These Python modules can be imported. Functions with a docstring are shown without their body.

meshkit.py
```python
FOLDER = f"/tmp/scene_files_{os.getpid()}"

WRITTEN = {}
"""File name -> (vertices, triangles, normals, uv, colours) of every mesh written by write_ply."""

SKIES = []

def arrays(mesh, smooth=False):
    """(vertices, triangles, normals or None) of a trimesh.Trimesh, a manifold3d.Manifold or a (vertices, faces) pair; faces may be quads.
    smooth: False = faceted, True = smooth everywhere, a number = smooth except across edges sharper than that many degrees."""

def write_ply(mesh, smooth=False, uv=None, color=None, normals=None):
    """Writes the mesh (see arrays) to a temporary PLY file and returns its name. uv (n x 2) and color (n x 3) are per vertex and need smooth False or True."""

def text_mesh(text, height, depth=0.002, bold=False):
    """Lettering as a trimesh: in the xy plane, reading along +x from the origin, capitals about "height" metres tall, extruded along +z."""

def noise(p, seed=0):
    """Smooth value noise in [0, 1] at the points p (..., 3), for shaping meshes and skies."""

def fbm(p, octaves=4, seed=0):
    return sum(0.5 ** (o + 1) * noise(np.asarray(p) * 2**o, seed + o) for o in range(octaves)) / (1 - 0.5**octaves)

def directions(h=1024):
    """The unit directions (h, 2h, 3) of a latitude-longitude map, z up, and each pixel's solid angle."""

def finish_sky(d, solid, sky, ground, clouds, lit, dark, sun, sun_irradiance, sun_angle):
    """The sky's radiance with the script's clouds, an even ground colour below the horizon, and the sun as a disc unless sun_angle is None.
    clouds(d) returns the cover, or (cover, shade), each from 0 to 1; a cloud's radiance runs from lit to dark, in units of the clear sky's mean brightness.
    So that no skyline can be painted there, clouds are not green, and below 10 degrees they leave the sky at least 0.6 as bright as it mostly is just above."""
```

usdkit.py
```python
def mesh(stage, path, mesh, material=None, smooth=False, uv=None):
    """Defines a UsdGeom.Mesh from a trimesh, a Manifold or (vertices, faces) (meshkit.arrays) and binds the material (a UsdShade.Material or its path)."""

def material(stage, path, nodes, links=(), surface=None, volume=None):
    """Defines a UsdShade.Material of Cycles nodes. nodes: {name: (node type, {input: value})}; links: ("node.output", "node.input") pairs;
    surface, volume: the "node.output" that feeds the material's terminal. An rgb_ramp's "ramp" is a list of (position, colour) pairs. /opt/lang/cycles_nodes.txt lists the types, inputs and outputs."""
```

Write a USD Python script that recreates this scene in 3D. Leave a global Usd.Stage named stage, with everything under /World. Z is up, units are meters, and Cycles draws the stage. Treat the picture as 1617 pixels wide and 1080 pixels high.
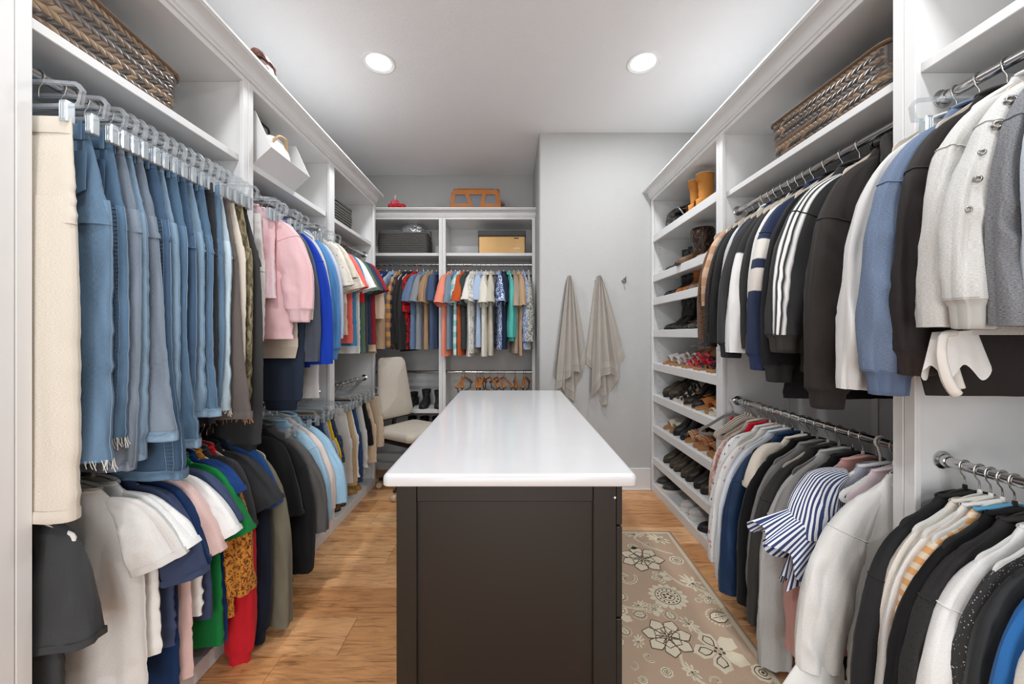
import math, random
import numpy as np, trimesh, usdkit, meshkit
from pxr import Usd, UsdGeom, UsdLux, UsdShade, Sdf, Gf
from shapely.geometry import LineString, Polygon, Point
from shapely import affinity
from shapely.ops import unary_union

stage = Usd.Stage.CreateInMemory()
UsdGeom.SetStageUpAxis(stage, 'Z'); UsdGeom.SetStageMetersPerUnit(stage, 1.0)
UsdGeom.Xform.Define(stage, '/World')
UsdGeom.Scope.Define(stage, '/World/Looks')

# ------------------------------------------------------------------ camera
EYE = 1.35                                    # camera height; x right, y away from the camera, z up
cam = UsdGeom.Camera.Define(stage, '/World/camera')
cam.CreateHorizontalApertureAttr(36.0)
cam.CreateVerticalApertureAttr(36.0 * 1080 / 1617)
cam.CreateFocalLengthAttr(605 / 1617 * 36.0)
cam.CreateHorizontalApertureOffsetAttr(0.033)
cam.CreateVerticalApertureOffsetAttr(-0.245)
cam.CreateClippingRangeAttr((0.05, 100.0))
cam.CreateExposureAttr(0.14)
cx = UsdGeom.Xformable(cam); cx.AddTranslateOp().Set((0, 0, EYE)); cx.AddRotateXOp().Set(90.0)

# ------------------------------------------------------------------ light (recessed lamps, seen and unseen, get theirs from this list)
CEIL = 3.12
LAMPS = [(-0.86, 2.49), (0.86, 2.49), (-0.86, 0.75), (0.86, 0.75), (-0.86, -0.95), (0.86, -0.95)]  # first pair in view; others unseen, placed to light near clothes and island front
LAMP_POWER = 13.0
LAMP_COLOR = (0.965, 0.99, 1.02)
DOOR_POWER = 44.0                              # strength of the fill light added behind the camera

def lamp_light(path, loc, size, power, rot=None, color=LAMP_COLOR, rect=None):
    l = UsdLux.RectLight.Define(stage, path) if rect else UsdLux.DiskLight.Define(stage, path)
    if rect:
        l.CreateWidthAttr(rect[0]); l.CreateHeightAttr(rect[1]); area = rect[0] * rect[1]
    else:
        l.CreateRadiusAttr(size); area = math.pi * size * size
    l.CreateIntensityAttr(power / (area * math.pi)); l.CreateColorAttr(Gf.Vec3f(*color)); l.CreateNormalizeAttr(False)
    x = UsdGeom.Xformable(l); x.AddTranslateOp().Set(loc)
    if rot: x.AddRotateXYZOp().Set(rot)
    return l

for i, (x, y) in enumerate(LAMPS):
    lamp_light('/World/lamp_light' + ('_%03d' % i if i else ''), (x, y, CEIL - 0.012), 0.075, LAMP_POWER)
lamp_light('/World/doorway_daylight', (0.0, -2.03, 1.18), 0, DOOR_POWER, (90, 0, 0), (0.95, 0.985, 1.03), (1.68, 2.34))  # added fill light, brightens the faces turned to the camera

# ------------------------------------------------------------------ naming, things, parts
USED = set()
LABELS = {}
def numbered(parent, name):
    p, k = parent + '/' + name, 0
    while p in USED:
        k += 1; p = '%s/%s_%03d' % (parent, name, k)
    USED.add(p)
    return p

def setlabel(o, label=None, cat=None, group=None, kind=None):
    for k, v in (('label', label), ('category', cat), ('group', group), ('kind', kind)):
        if v: o.SetCustomDataByKey(k, v)
    if label and cat: LABELS.setdefault(label, []).append(str(o.GetPath()))

def thing(name, label, cat, loc=(0, 0, 0), rotz=0.0, group=None, rot=None):
    x = UsdGeom.Xform.Define(stage, numbered('/World', name))
    x.AddTranslateOp().Set(Gf.Vec3d(*map(float, loc)))
    if rot is not None: x.AddRotateXYZOp().Set(Gf.Vec3f(*map(float, rot)))
    else: x.AddRotateZOp().Set(float(rotz))
    setlabel(x.GetPrim(), label, cat, group)
    return x.GetPrim()

def path_of(parent): return '/World' if parent is None else str(parent.GetPath())

def part(parent, name, mesh, mat, smooth=False, uv=None, label=None, kind=None):
    if isinstance(mesh, tuple) and len(mesh) == 3 and uv is None: mesh, uv = (mesh[0], mesh[1]), mesh[2]
    p = numbered(path_of(parent), name)
    m = usdkit.mesh(stage, p, mesh, mat, smooth=smooth, uv=uv)
    if label or kind: setlabel(m.GetPrim(), label, None, None, kind)
    return m.GetPrim()

def single(name, mesh, mat, label, cat, group=None, smooth=False, uv=None):
    o = part(None, name, mesh, mat, smooth, uv); setlabel(o, label, cat, group); return o

def struct(name, mesh, mat, parent=None, smooth=False):
    o = part(parent, name, mesh, mat, smooth)
    if parent is None: setlabel(o, kind='structure')
    return o

def dup(src, label, loc, rotz=0.0, group=None, rot=None):
    base = src.GetName()
    if base[-4] == '_' and base[-3:].isdigit(): base = base[:-4]
    cd = src.GetCustomData()
    r = thing(base, label, cd['category'], loc, rotz, group or cd.get('group'), rot)
    r.GetReferences().AddInternalReference(src.GetPath()); r.SetInstanceable(True)
    return r

# ------------------------------------------------------------------ colours and materials
def lin(c):
    c = np.asarray(c, float) / 255.0
    return tuple(np.where(c <= 0.04045, c / 12.92, ((c + 0.055) / 1.055) ** 2.4))

MATS = {}
def mat(name, nodes, links, surface='p.BSDF'):
    p = '/World/Looks/' + name
    usdkit.material(stage, p, nodes, links, surface)
    return p

def simple(name, rgb, rough=0.5, metal=0.0, spec=0.5, bump=None, var=0.0, coat=0.0, **kw):
    if name in MATS: return MATS[name]
    c = lin(rgb)
    nodes = {'p': ('principled_bsdf', dict(base_color=c, roughness=rough, metallic=metal, specular_ior_level=spec, coat_weight=coat, **kw))}
    links = []
    if bump or var: nodes['tc'] = ('texture_coordinate', {})
    if bump:
        sc, st, di = bump
        nodes['nz'] = ('noise_texture', dict(scale=sc, detail=3.0)); nodes['b'] = ('bump', dict(strength=st, distance=di))
        links += [('tc.object', 'nz.vector'), ('nz.fac', 'b.height'), ('b.normal', 'p.normal')]
    if var:
        nodes['nv'] = ('noise_texture', dict(scale=9.0, detail=4.0))
        nodes['rv'] = ('rgb_ramp', dict(ramp=[(0.3, tuple(x * (1 - var) for x in c)), (0.7, tuple(min(1, x * (1 + var)) for x in c))]))
        links += [('tc.object', 'nv.vector'), ('nv.fac', 'rv.fac'), ('rv.color', 'p.base_color')]
    MATS[name] = mat(name, nodes, links)
    return MATS[name]

FABN = [0]
def fab(rgb, kind='plain', c2=None, c3=None, s=None, bands=None, rough=0.9, wr=0.35, sheen=0.05, weave=420.0):
    """Cloth. Patterns are printed or woven in, laid out in the mesh's st coordinates (metres across, metres down)."""
    key = ('fab', tuple(rgb), kind, c2, c3, s, str(bands), rough, wr)
    if key in MATS: return MATS[key]
    FABN[0] += 1
    c = lin(rgb); d2 = lin(c2) if c2 else None; d3 = lin(c3) if c3 else None
    sh = lambda q, f: tuple(min(1.0, x * f) for x in q)
    N = {'uv': ('uvmap', dict(attribute='st')), 'tc': ('texture_coordinate', {}), 'p': ('principled_bsdf', dict(base_color=c, roughness=rough, sheen_weight=sheen, sheen_roughness=0.5, specular_ior_level=0.25)),
         'w': ('noise_texture', dict(scale=weave, detail=2.0)), 'w2m': ('mapping', dict(scale=(13.0, 13.0, 3.0))), 'w2': ('noise_texture', dict(scale=1.0, detail=2.0, roughness=0.4, distortion=0.5)),
         'b1': ('bump', dict(strength=0.25, distance=0.0015)), 'b2': ('bump', dict(strength=wr * 0.6, distance=0.012))}
    L = [('uv.UV', 'w.vector'), ('tc.object', 'w2m.vector'), ('w2m.vector', 'w2.vector'), ('w.fac', 'b1.height'), ('w2.fac', 'b2.height'), ('b1.normal', 'b2.normal'), ('b2.normal', 'p.normal')]
    def ramp(n, src, stops, out=True, interp=True):
        N[n] = ('rgb_ramp', dict(ramp=stops, interpolate=interp)); L.append((src, n + '.fac'))
        if out: L.append((n + '.color', 'p.base_color'))
    def noise(n, scale, mp=None, detail=2.0, distort=0.0, src='uv.UV'):
        N[n] = ('noise_texture', dict(scale=scale, detail=detail, distortion=distort))
        if mp:
            N[n + 'm'] = ('mapping', dict(scale=mp)); L.extend([(src, n + 'm.vector'), (n + 'm.vector', n + '.vector')])
        else: L.append((src, n + '.vector'))
    if kind == 'plain':
        noise('nv', 260.0); ramp('r', 'nv.fac', [(0.3, sh(c, 0.94)), (0.7, sh(c, 1.06))])
    elif kind == 'heather':
        noise('nv', 1.0, (160.0, 1100.0, 1.0), 2.0); ramp('r', 'nv.fac', [(0.3, sh(c, 0.84)), (0.7, d2 or sh(c, 1.2))])
    elif kind == 'denim':
        noise('nv', 1.0, (900.0, 90.0, 1.0), 3.0); ramp('r', 'nv.fac', [(0.3, sh(c, 0.72)), (0.72, sh(c, 1.4))], False)
        noise('nf', 1.0, (11.0, 3.0, 1.0), 2.0); ramp('rf', 'nf.fac', [(0.35, (0, 0, 0)), (0.68, (0.7, 0.7, 0.7))], False)
        N['mx'] = ('mix_color', dict(b=sh(c, 2.1))); L.extend([('r.color', 'mx.a'), ('rf.color', 'mx.fac'), ('mx.result', 'p.base_color')])
    elif kind in ('stripe_u', 'stripe_v'):
        N['sx'] = ('separate_xyz', {}); N['mm'] = ('math', dict(math_type='multiply', value2=float(s))); N['fr'] = ('math', dict(math_type='fraction'))
        L.extend([('uv.UV', 'sx.vector'), ('sx.' + ('x' if kind == 'stripe_u' else 'y'), 'mm.value1'), ('mm.value', 'fr.value1')])
        ramp('r', 'fr.value', [(0.0, c), (0.47, c), (0.53, d2), (0.97, d2), (1.0, c)])
    elif kind in ('bands_v', 'bands_u'):
        N['sx'] = ('separate_xyz', {}); L.append(('uv.UV', 'sx.vector'))
        st = []
        for (a, b, q) in bands: st += [(a, lin(q)), (b - 0.002, lin(q))]
        ramp('r', 'sx.' + kind[-1].replace('u', 'x').replace('v', 'y'), st)
    elif kind == 'plaid':
        N['sx'] = ('separate_xyz', {}); L.append(('uv.UV', 'sx.vector'))
        for ax in 'xy':
            N['m' + ax] = ('math', dict(math_type='multiply', value2=float(s))); N['f' + ax] = ('math', dict(math_type='fraction'))
            L.extend([('sx.' + ax, 'm' + ax + '.value1'), ('m' + ax + '.value', 'f' + ax + '.value1')])
        ramp('rx', 'fx.value', [(0.0, c), (0.48, c), (0.52, d2), (0.98, d2), (1.0, c)], False)
        ramp('ry', 'fy.value', [(0.0, c), (0.48, c), (0.52, d3 or d2), (0.98, d3 or d2), (1.0, c)], False)
        N['mix'] = ('mix_color', dict(fac=0.5)); L.extend([('rx.color', 'mix.a'), ('ry.color', 'mix.b'), ('mix.result', 'p.base_color')])
    elif kind == 'floral':
        noise('nd', 30.0, None, 2.0)
        N['vo'] = ('voronoi_texture', dict(scale=float(s or 28.0))); L.append(('uv.UV', 'vo.vector'))
        noise('nv', float(s or 28.0) * 1.3, None, 3.0, 1.2)
        ramp('r', 'nv.fac', [(0.0, c), (0.53, c), (0.56, d2), (0.66, d2), (0.68, d3 or d2)], False)
        ramp('rv', 'vo.distance', [(0.0, d3 or d2), (0.16, d3 or d2), (0.22, d2), (0.30, d2), (0.36, c)], False)
        N['mx'] = ('mix_color', dict(fac=0.5, blend_type='darken' if sum(c) > sum(d2) else 'lighten')); N['mx'][1]['fac'] = 1.0
        L.extend([('r.color', 'mx.a'), ('rv.color', 'mx.b'), ('mx.result', 'p.base_color')])
    elif kind == 'camo':
        noise('nv', float(s or 18.0), None, 3.0, 0.8); ramp('r', 'nv.fac', [(0.0, c), (0.44, c), (0.46, d2), (0.56, d2), (0.58, d3), (1.0, d3)])
    elif kind == 'dots':
        N['vo'] = ('voronoi_texture', dict(scale=float(s or 60.0))); L.append(('uv.UV', 'vo.vector'))
        ramp('r', 'vo.distance', [(0.0, d2), (0.17, d2), (0.24, c), (1.0, c)])
    elif kind == 'knit':
        N['wv'] = ('wave_texture', dict(scale=float(s or 60.0), distortion=1.0, bands_direction='y')); L.append(('uv.UV', 'wv.vector'))
        ramp('r', 'wv.fac', [(0.0, sh(c, 0.6)), (1.0, sh(c, 1.2))]); N['b1'][1]['distance'] = 0.004; N['b1'][1]['strength'] = 0.6
        L[2] = ('wv.fac', 'b1.height')
    MATS[key] = mat('cloth_%03d' % FABN[0], N, L)
    return MATS[key]

def pane_mat(name, rgb, fac=0.35, rough=0.08):
    """Clear plastic: mostly see-through, with gloss."""
    if name in MATS: return MATS[name]
    N = {'t': ('transparent_bsdf', dict(color=lin(rgb))), 'g': ('glossy_bsdf', dict(color=(0.9, 0.95, 1.0), roughness=rough)), 'd': ('diffuse_bsdf', dict(color=(0.88, 0.9, 0.92))),
         'm0': ('mix_closure', dict(fac=0.4)), 'm': ('mix_closure', dict(fac=fac))}
    MATS[name] = mat(name, N, [('g.BSDF', 'm0.closure1'), ('d.BSDF', 'm0.closure2'), ('t.BSDF', 'm.closure1'), ('m0.closure', 'm.closure2')], 'm.closure')
    return MATS[name]

white_paint = simple('white_cabinet_paint', (229, 229, 228), 0.38, var=0.015)
wall_paint = simple('wall_paint', (192, 192, 190), 0.75, bump=(95.0, 0.5, 0.004))
ceil_paint = simple('ceiling_paint', (246, 246, 247), 0.85, bump=(60.0, 0.5, 0.004))
grey_back = simple('cabinet_back_paint', (214, 214, 213), 0.5)
chrome = simple('chrome', (205, 205, 205), 0.16, 1.0)
steel = simple('brushed_steel', (170, 168, 165), 0.3, 1.0)
hookmetal = simple('hook_wire_steel', (200, 198, 192), 0.28, 1.0)
black_plastic = simple('black_plastic', (22, 22, 23), 0.45)

# ------------------------------------------------------------------ mesh helpers
def cat(*ms):
    ms = [m for m in ms if m is not None]
    vs, fs, o = [], [], 0
    for m in ms:
        v, f = (np.asarray(m.vertices), np.asarray(m.faces)) if hasattr(m, 'faces') else (np.asarray(m[0], float), np.asarray(m[1], int))
        if f.shape[1] == 4: f = np.vstack([f[:, [0, 1, 2]], f[:, [0, 2, 3]]])
        vs.append(v); fs.append(f + o); o += len(v)
    return np.vstack(vs), np.vstack(fs)

def box(x0, x1, y0, y1, z0, z1, b=0.0015):
    """A box with chamfered edges."""
    x0, x1 = min(x0, x1), max(x0, x1); y0, y1 = min(y0, y1), max(y0, y1); z0, z1 = min(z0, z1), max(z0, z1)
    b = min(b, (x1 - x0) / 3, (y1 - y0) / 3, (z1 - z0) / 3)
    v, idx = [], {}
    for sx in (0, 1):
        for sy in (0, 1):
            for sz in (0, 1):
                for ax in range(3):
                    q = []
                    for k, (s_, lo, hi) in enumerate(((sx, x0, x1), (sy, y0, y1), (sz, z0, z1))):
                        e = 0 if k == ax else b
                        q.append(hi - e if s_ else lo + e)
                    idx[(sx, sy, sz, ax)] = len(v); v.append(q)
    f = []
    for ax in range(3):
        o = [k for k in range(3) if k != ax]
        for s_ in (0, 1):
            ring = []
            for (a, c) in ((0, 0), (1, 0), (1, 1), (0, 1)):
                k = [0, 0, 0]; k[ax] = s_; k[o[0]] = a; k[o[1]] = c
                ring.append(idx[(*k, ax)])
            f += [ring[:3], [ring[0], ring[2], ring[3]]]
        for a in (0, 1):
            for c in (0, 1):
                def K(t, axis):
                    k = [0, 0, 0]; k[ax] = t; k[o[0]] = a; k[o[1]] = c
                    return idx[(*k, axis)]
                r = [K(0, o[0]), K(1, o[0]), K(1, o[1]), K(0, o[1])]
                f += [r[:3], [r[0], r[2], r[3]]]
    for sx in (0, 1):
        for sy in (0, 1):
            for sz in (0, 1): f.append([idx[(sx, sy, sz, a)] for a in range(3)])
    v = np.array(v); f = np.array(f)
    n = np.cross(v[f[:, 1]] - v[f[:, 0]], v[f[:, 2]] - v[f[:, 0]]); m = v[f].mean(1) - v.mean(0)
    fl = (n * m).sum(1) < 0; f[fl] = f[fl][:, ::-1]
    return v, f

def loft(R, close=True, cap0=False, cap1=False, us=None, vs=None):
    """Rings (n, m, 3) -> (vertices, faces, uv)."""
    n, m = R.shape[:2]
    if close:
        R = np.concatenate([R, R[:, :1]], 1); m += 1
    i, j = np.meshgrid(np.arange(n - 1), np.arange(m - 1), indexing='ij')
    a = i * m + j
    f = np.stack([a, a + 1, a + m + 1, a + m], -1).reshape(-1, 4)
    v = R.reshape(-1, 3)
    u = np.linspace(0, 1, m) if us is None else np.asarray(us)
    w = np.linspace(0, 1, n) if vs is None else np.asarray(vs)
    uv = np.stack(np.broadcast_arrays(u[None, :], w[:, None]), -1).reshape(-1, 2)
    f = np.vstack([f[:, [0, 1, 2]], f[:, [0, 2, 3]]])
    for flag, row, rev in ((cap0, 0, True), (cap1, n - 1, False)):
        if flag:
            c = len(v); v = np.vstack([v, R[row, :-1 if close else None].mean(0)]); uv = np.vstack([uv, uv[row * m + m // 2]])
            k = np.arange(m - 1) + row * m
            t = np.stack([k, k + 1, np.full(m - 1, c)], 1)
            f = np.vstack([f, t[:, ::-1] if rev else t])
    return v, f, uv

def tube(path, r, sides=8, caps=True):
    p = np.asarray(path, float); n = len(p)
    t = np.gradient(p, axis=0); t /= np.linalg.norm(t, axis=1, keepdims=True) + 1e-12
    ref = np.array([0, 1.0, 0]) if np.abs(t[:, 1]).max() < 0.9 else (np.array([0, 0, 1.0]) if np.abs(t[:, 2]).max() < 0.95 else np.array([1.0, 0, 0.1]))
    a = np.cross(t, ref); a /= np.linalg.norm(a, axis=1, keepdims=True) + 1e-12
    b = np.cross(t, a); g = np.arange(sides) * 2 * np.pi / sides
    r = np.broadcast_to(r, (n,))[:, None, None]
    R = p[:, None] + r * (np.cos(g)[None, :, None] * a[:, None] - np.sin(g)[None, :, None] * b[:, None])
    return loft(R, True, caps, caps)[:2]

def spline(pts, n):
    from scipy.interpolate import PchipInterpolator
    pts = np.asarray(pts, float); d = np.r_[0, np.cumsum(np.linalg.norm(np.diff(pts, axis=0), axis=1))]
    return PchipInterpolator(d, pts)(np.linspace(0, d[-1], n))

def pch(xs, ys, x):
    from scipy.interpolate import PchipInterpolator
    return PchipInterpolator(xs, ys)(x)

def extrude(poly, h, axis='z', at=0.0):
    ps = getattr(poly, 'geoms', [poly])
    m = trimesh.util.concatenate([trimesh.creation.extrude_polygon(g, h, engine='earcut') for g in ps])
    v, f = np.array(m.vertices), np.array(m.faces)
    v[:, 2] += at
    if axis == 'y': v = np.stack([v[:, 0], -v[:, 2], v[:, 1]], 1)      # polygon (x, z), thickness along y
    if axis == 'x': v = np.stack([v[:, 2], v[:, 0], v[:, 1]], 1)       # polygon (y, z), thickness along x
    return v, f

def moved(m, d=(0, 0, 0), rz=0.0, s=1.0, rx=0.0, ry=0.0):
    v = np.array(m[0] if not hasattr(m, 'vertices') else m.vertices, float) * s
    for a, k in ((rx, 0), (ry, 1), (rz, 2)):
        if a:
            c_, s_ = math.cos(a), math.sin(a); i, j = [(1, 2), (2, 0), (0, 1)][k]
            vi, vj = v[:, i].copy(), v[:, j].copy(); v[:, i] = c_ * vi - s_ * vj; v[:, j] = s_ * vi + c_ * vj
    return (v + np.asarray(d, float), m[1] if not hasattr(m, 'faces') else m.faces) + tuple(m[2:3] if isinstance(m, tuple) else ())

def lathe(prof, n=32):
    p = np.asarray(prof, float); g = np.arange(n) * 2 * np.pi / n
    R = np.stack([p[:, :1] * np.cos(g), p[:, :1] * np.sin(g), np.repeat(p[:, 1:], n, 1)], -1)
    return loft(R)[:2]

def sellipse(g, a, b, e=0.75):
    c_, s_ = np.cos(g), np.sin(g)
    return a * np.sign(c_) * np.abs(c_) ** e, b * np.sign(s_) * np.abs(s_) ** e

# ================================================================== the room
X_FRONT, DEPTH = 1.22, 0.41                    # shelving faces stand this far left and right of the camera
X_WALL = X_FRONT + DEPTH + 0.004
Y_BACKFACE = 3.84
Y_BACKWALL = Y_BACKFACE + DEPTH + 0.004
Y_HOOKWALL = 3.352
X_NOOK = 0.247
Y_REAR = -1.9
ROD_T = 0.095
ROD_HI, ROD_LO = 2.07, 0.97
SHELF_Z = 2.18

struct('ceiling', box(-X_WALL - 0.1, X_WALL + 0.1, Y_REAR - 0.5, Y_BACKWALL + 0.1, CEIL, CEIL + 0.1), ceil_paint)
struct('wall_left', box(-X_WALL - 0.1, -X_WALL, Y_REAR, Y_BACKWALL + 0.1, 0, CEIL), wall_paint)
struct('wall_right', box(X_WALL, X_WALL + 0.1, Y_REAR, Y_HOOKWALL, 0, CEIL), wall_paint)
struct('wall_back', box(-X_WALL, X_NOOK, Y_BACKWALL, Y_BACKWALL + 0.1, 0, CEIL), wall_paint)
def rounded_corner_wall():
    pts = [(X_NOOK, Y_BACKWALL), (X_NOOK, Y_HOOKWALL + 0.02)]
    pts += [(X_NOOK + 0.02 - 0.02 * math.cos(a), Y_HOOKWALL + 0.02 - 0.02 * math.sin(a)) for a in np.linspace(0, math.pi / 2, 7)]
    pts += [(X_WALL + 0.1, Y_HOOKWALL), (X_WALL + 0.1, Y_BACKWALL)]
    return extrude(Polygon(pts), CEIL)
struct('wall_hooks', rounded_corner_wall(), wall_paint, smooth=25)
w = [box(-X_WALL, -0.85, Y_REAR - 0.1, Y_REAR, 0, CEIL), box(0.85, X_WALL, Y_REAR - 0.1, Y_REAR, 0, CEIL), box(-0.85, 0.85, Y_REAR - 0.1, Y_REAR, 2.36, CEIL)]
struct('wall_rear', cat(*w), wall_paint)  # unseen wall, built to bounce light; its opening holds the added fill

# floor: wide hickory planks laid across the room, each its own piece
floor = struct('floor', box(-X_WALL - 0.1, X_WALL + 0.1, Y_REAR - 0.5, Y_BACKWALL + 0.1, -0.05, -0.013, 0), simple('subfloor', (70, 48, 30), 0.8))
def plank_mat(i, rgb):
    c = lin(rgb); sh = lambda f: tuple(min(1, x * f) for x in c)
    N = {'tc': ('texture_coordinate', {}), 'mp': ('mapping', dict(scale=(3.2, 20.0, 20.0), location=(i * 3.7, i * 1.9, 0))), 'n': ('noise_texture', dict(scale=1.0, detail=7.0, roughness=0.66, distortion=2.4)),
         'r': ('rgb_ramp', dict(ramp=[(0.22, sh(0.42)), (0.38, sh(0.78)), (0.52, sh(1.05)), (0.75, sh(1.28))])),
         'mp2': ('mapping', dict(scale=(4.0, 62.0, 1.0), location=(i * 1.3, 0, 0))), 'n2': ('noise_texture', dict(scale=1.0, detail=4.0, distortion=1.2)), 'r2': ('rgb_ramp', dict(ramp=[(0.33, (0.38, 0.3, 0.24)), (0.42, (1, 1, 1))])),
         'mx': ('mix_color', dict(blend_type='multiply', fac=0.7)), 'b': ('bump', dict(strength=0.3, distance=0.002)),
         'p': ('principled_bsdf', dict(roughness=0.36, specular_ior_level=0.45))}
    L = [('tc.object', 'mp.vector'), ('mp.vector', 'n.vector'), ('n.fac', 'r.fac'), ('tc.object', 'mp2.vector'), ('mp2.vector', 'n2.vector'), ('n2.fac', 'r2.fac'),
         ('r.color', 'mx.a'), ('r2.color', 'mx.b'), ('mx.result', 'p.base_color'), ('n2.fac', 'b.height'), ('b.normal', 'p.normal')]
    return mat('hickory_%02d' % i, N, L)
PLANK = [plank_mat(i, c) for i, c in enumerate([(219, 164, 113), (206, 149, 97), (226, 173, 122), (198, 140, 90), (214, 158, 106), (230, 179, 130), (202, 145, 94), (222, 167, 116)])]
rng = random.Random(11)
PW = 0.2165
y = 1.617 - PW * 16
last = -1
while y < Y_BACKWALL:
    x = -X_WALL - rng.uniform(0.0, 1.1)
    while x < X_WALL:
        L_ = rng.uniform(0.9, 1.7); x1 = x + L_
        a, b = max(x, -X_WALL - 0.05), min(x1, X_WALL + 0.05)
        y1 = min(y + PW, Y_BACKWALL)
        if b - a > 0.04 and y1 - y > 0.02 and not (y > Y_HOOKWALL and a > X_NOOK):
            k = rng.choice([q for q in range(8) if q != last]); last = k
            struct('plank', box(a + 0.0006, b - 0.0006, y + 0.0006, y1 - 0.0006, -0.0128, 0.0 - rng.uniform(0, 0.0006), 0.0016), PLANK[k], floor)
        x = x1
    y += PW

# baseboard on the hook wall
struct('baseboard_hooks', cat(box(X_NOOK + 0.03, X_FRONT - 0.002, Y_HOOKWALL - 0.016, Y_HOOKWALL, 0.0, 0.19, 0.004), box(X_NOOK + 0.03, X_FRONT - 0.002, Y_HOOKWALL - 0.026, Y_HOOKWALL - 0.0165, 0.0, 0.018, 0.004)), white_paint)
struct('baseboard_nook', box(X_NOOK - 0.016, X_NOOK - 0.001, Y_HOOKWALL + 0.03, Y_BACKFACE - 0.002, 0.0, 0.19, 0.004), white_paint)

# ------------------------------------------------------------------ built-in shelving
class Frame:
    """Along the run (a), away from its face (t), up (z) -> room."""
    def __init__(s, side): s.side = side
    def box(s, a0, a1, t0, t1, z0, z1, b=0.0015):
        if s.side == 'left': return box(-(X_FRONT + t0), -(X_FRONT + t1), a0, a1, z0, z1, b)
        if s.side == 'right': return box(X_FRONT + t0, X_FRONT + t1, a0, a1, z0, z1, b)
        return box(a0, a1, Y_BACKFACE + t0, Y_BACKFACE + t1, z0, z1, b)
    def pt(s, a, t, z):
        return (-(X_FRONT + t), a, z) if s.side == 'left' else (X_FRONT + t, a, z) if s.side == 'right' else (a, Y_BACKFACE + t, z)
    def rod(s, parent, a0, a1, z, t=ROD_T):
        ax = 'x' if s.side == 'back' else 'y'
        P = [s.pt(a, t, z) for a in np.linspace(a0 + 0.003, a1 - 0.003, 5)]
        r = part(parent, 'closet_rod', tube(P, 0.0145, 16), chrome, 40)
        for e, q in ((a0, 1), (a1, -1)):
            prof = [(0.0, 0.0), (0.027, 0.0), (0.027, 0.004), (0.019, 0.007), (0.0185, 0.02), (0.015, 0.021)]
            m = lathe(prof, 20); v = np.array(m[0]); v[:, 2] *= q
            v = v[:, [2, 0, 1]] if ax == 'x' else v[:, [1, 2, 0]]
            part(r, 'rod_flange', (v + s.pt(e, t, z), m[1]), chrome, 35)
        return r

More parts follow.
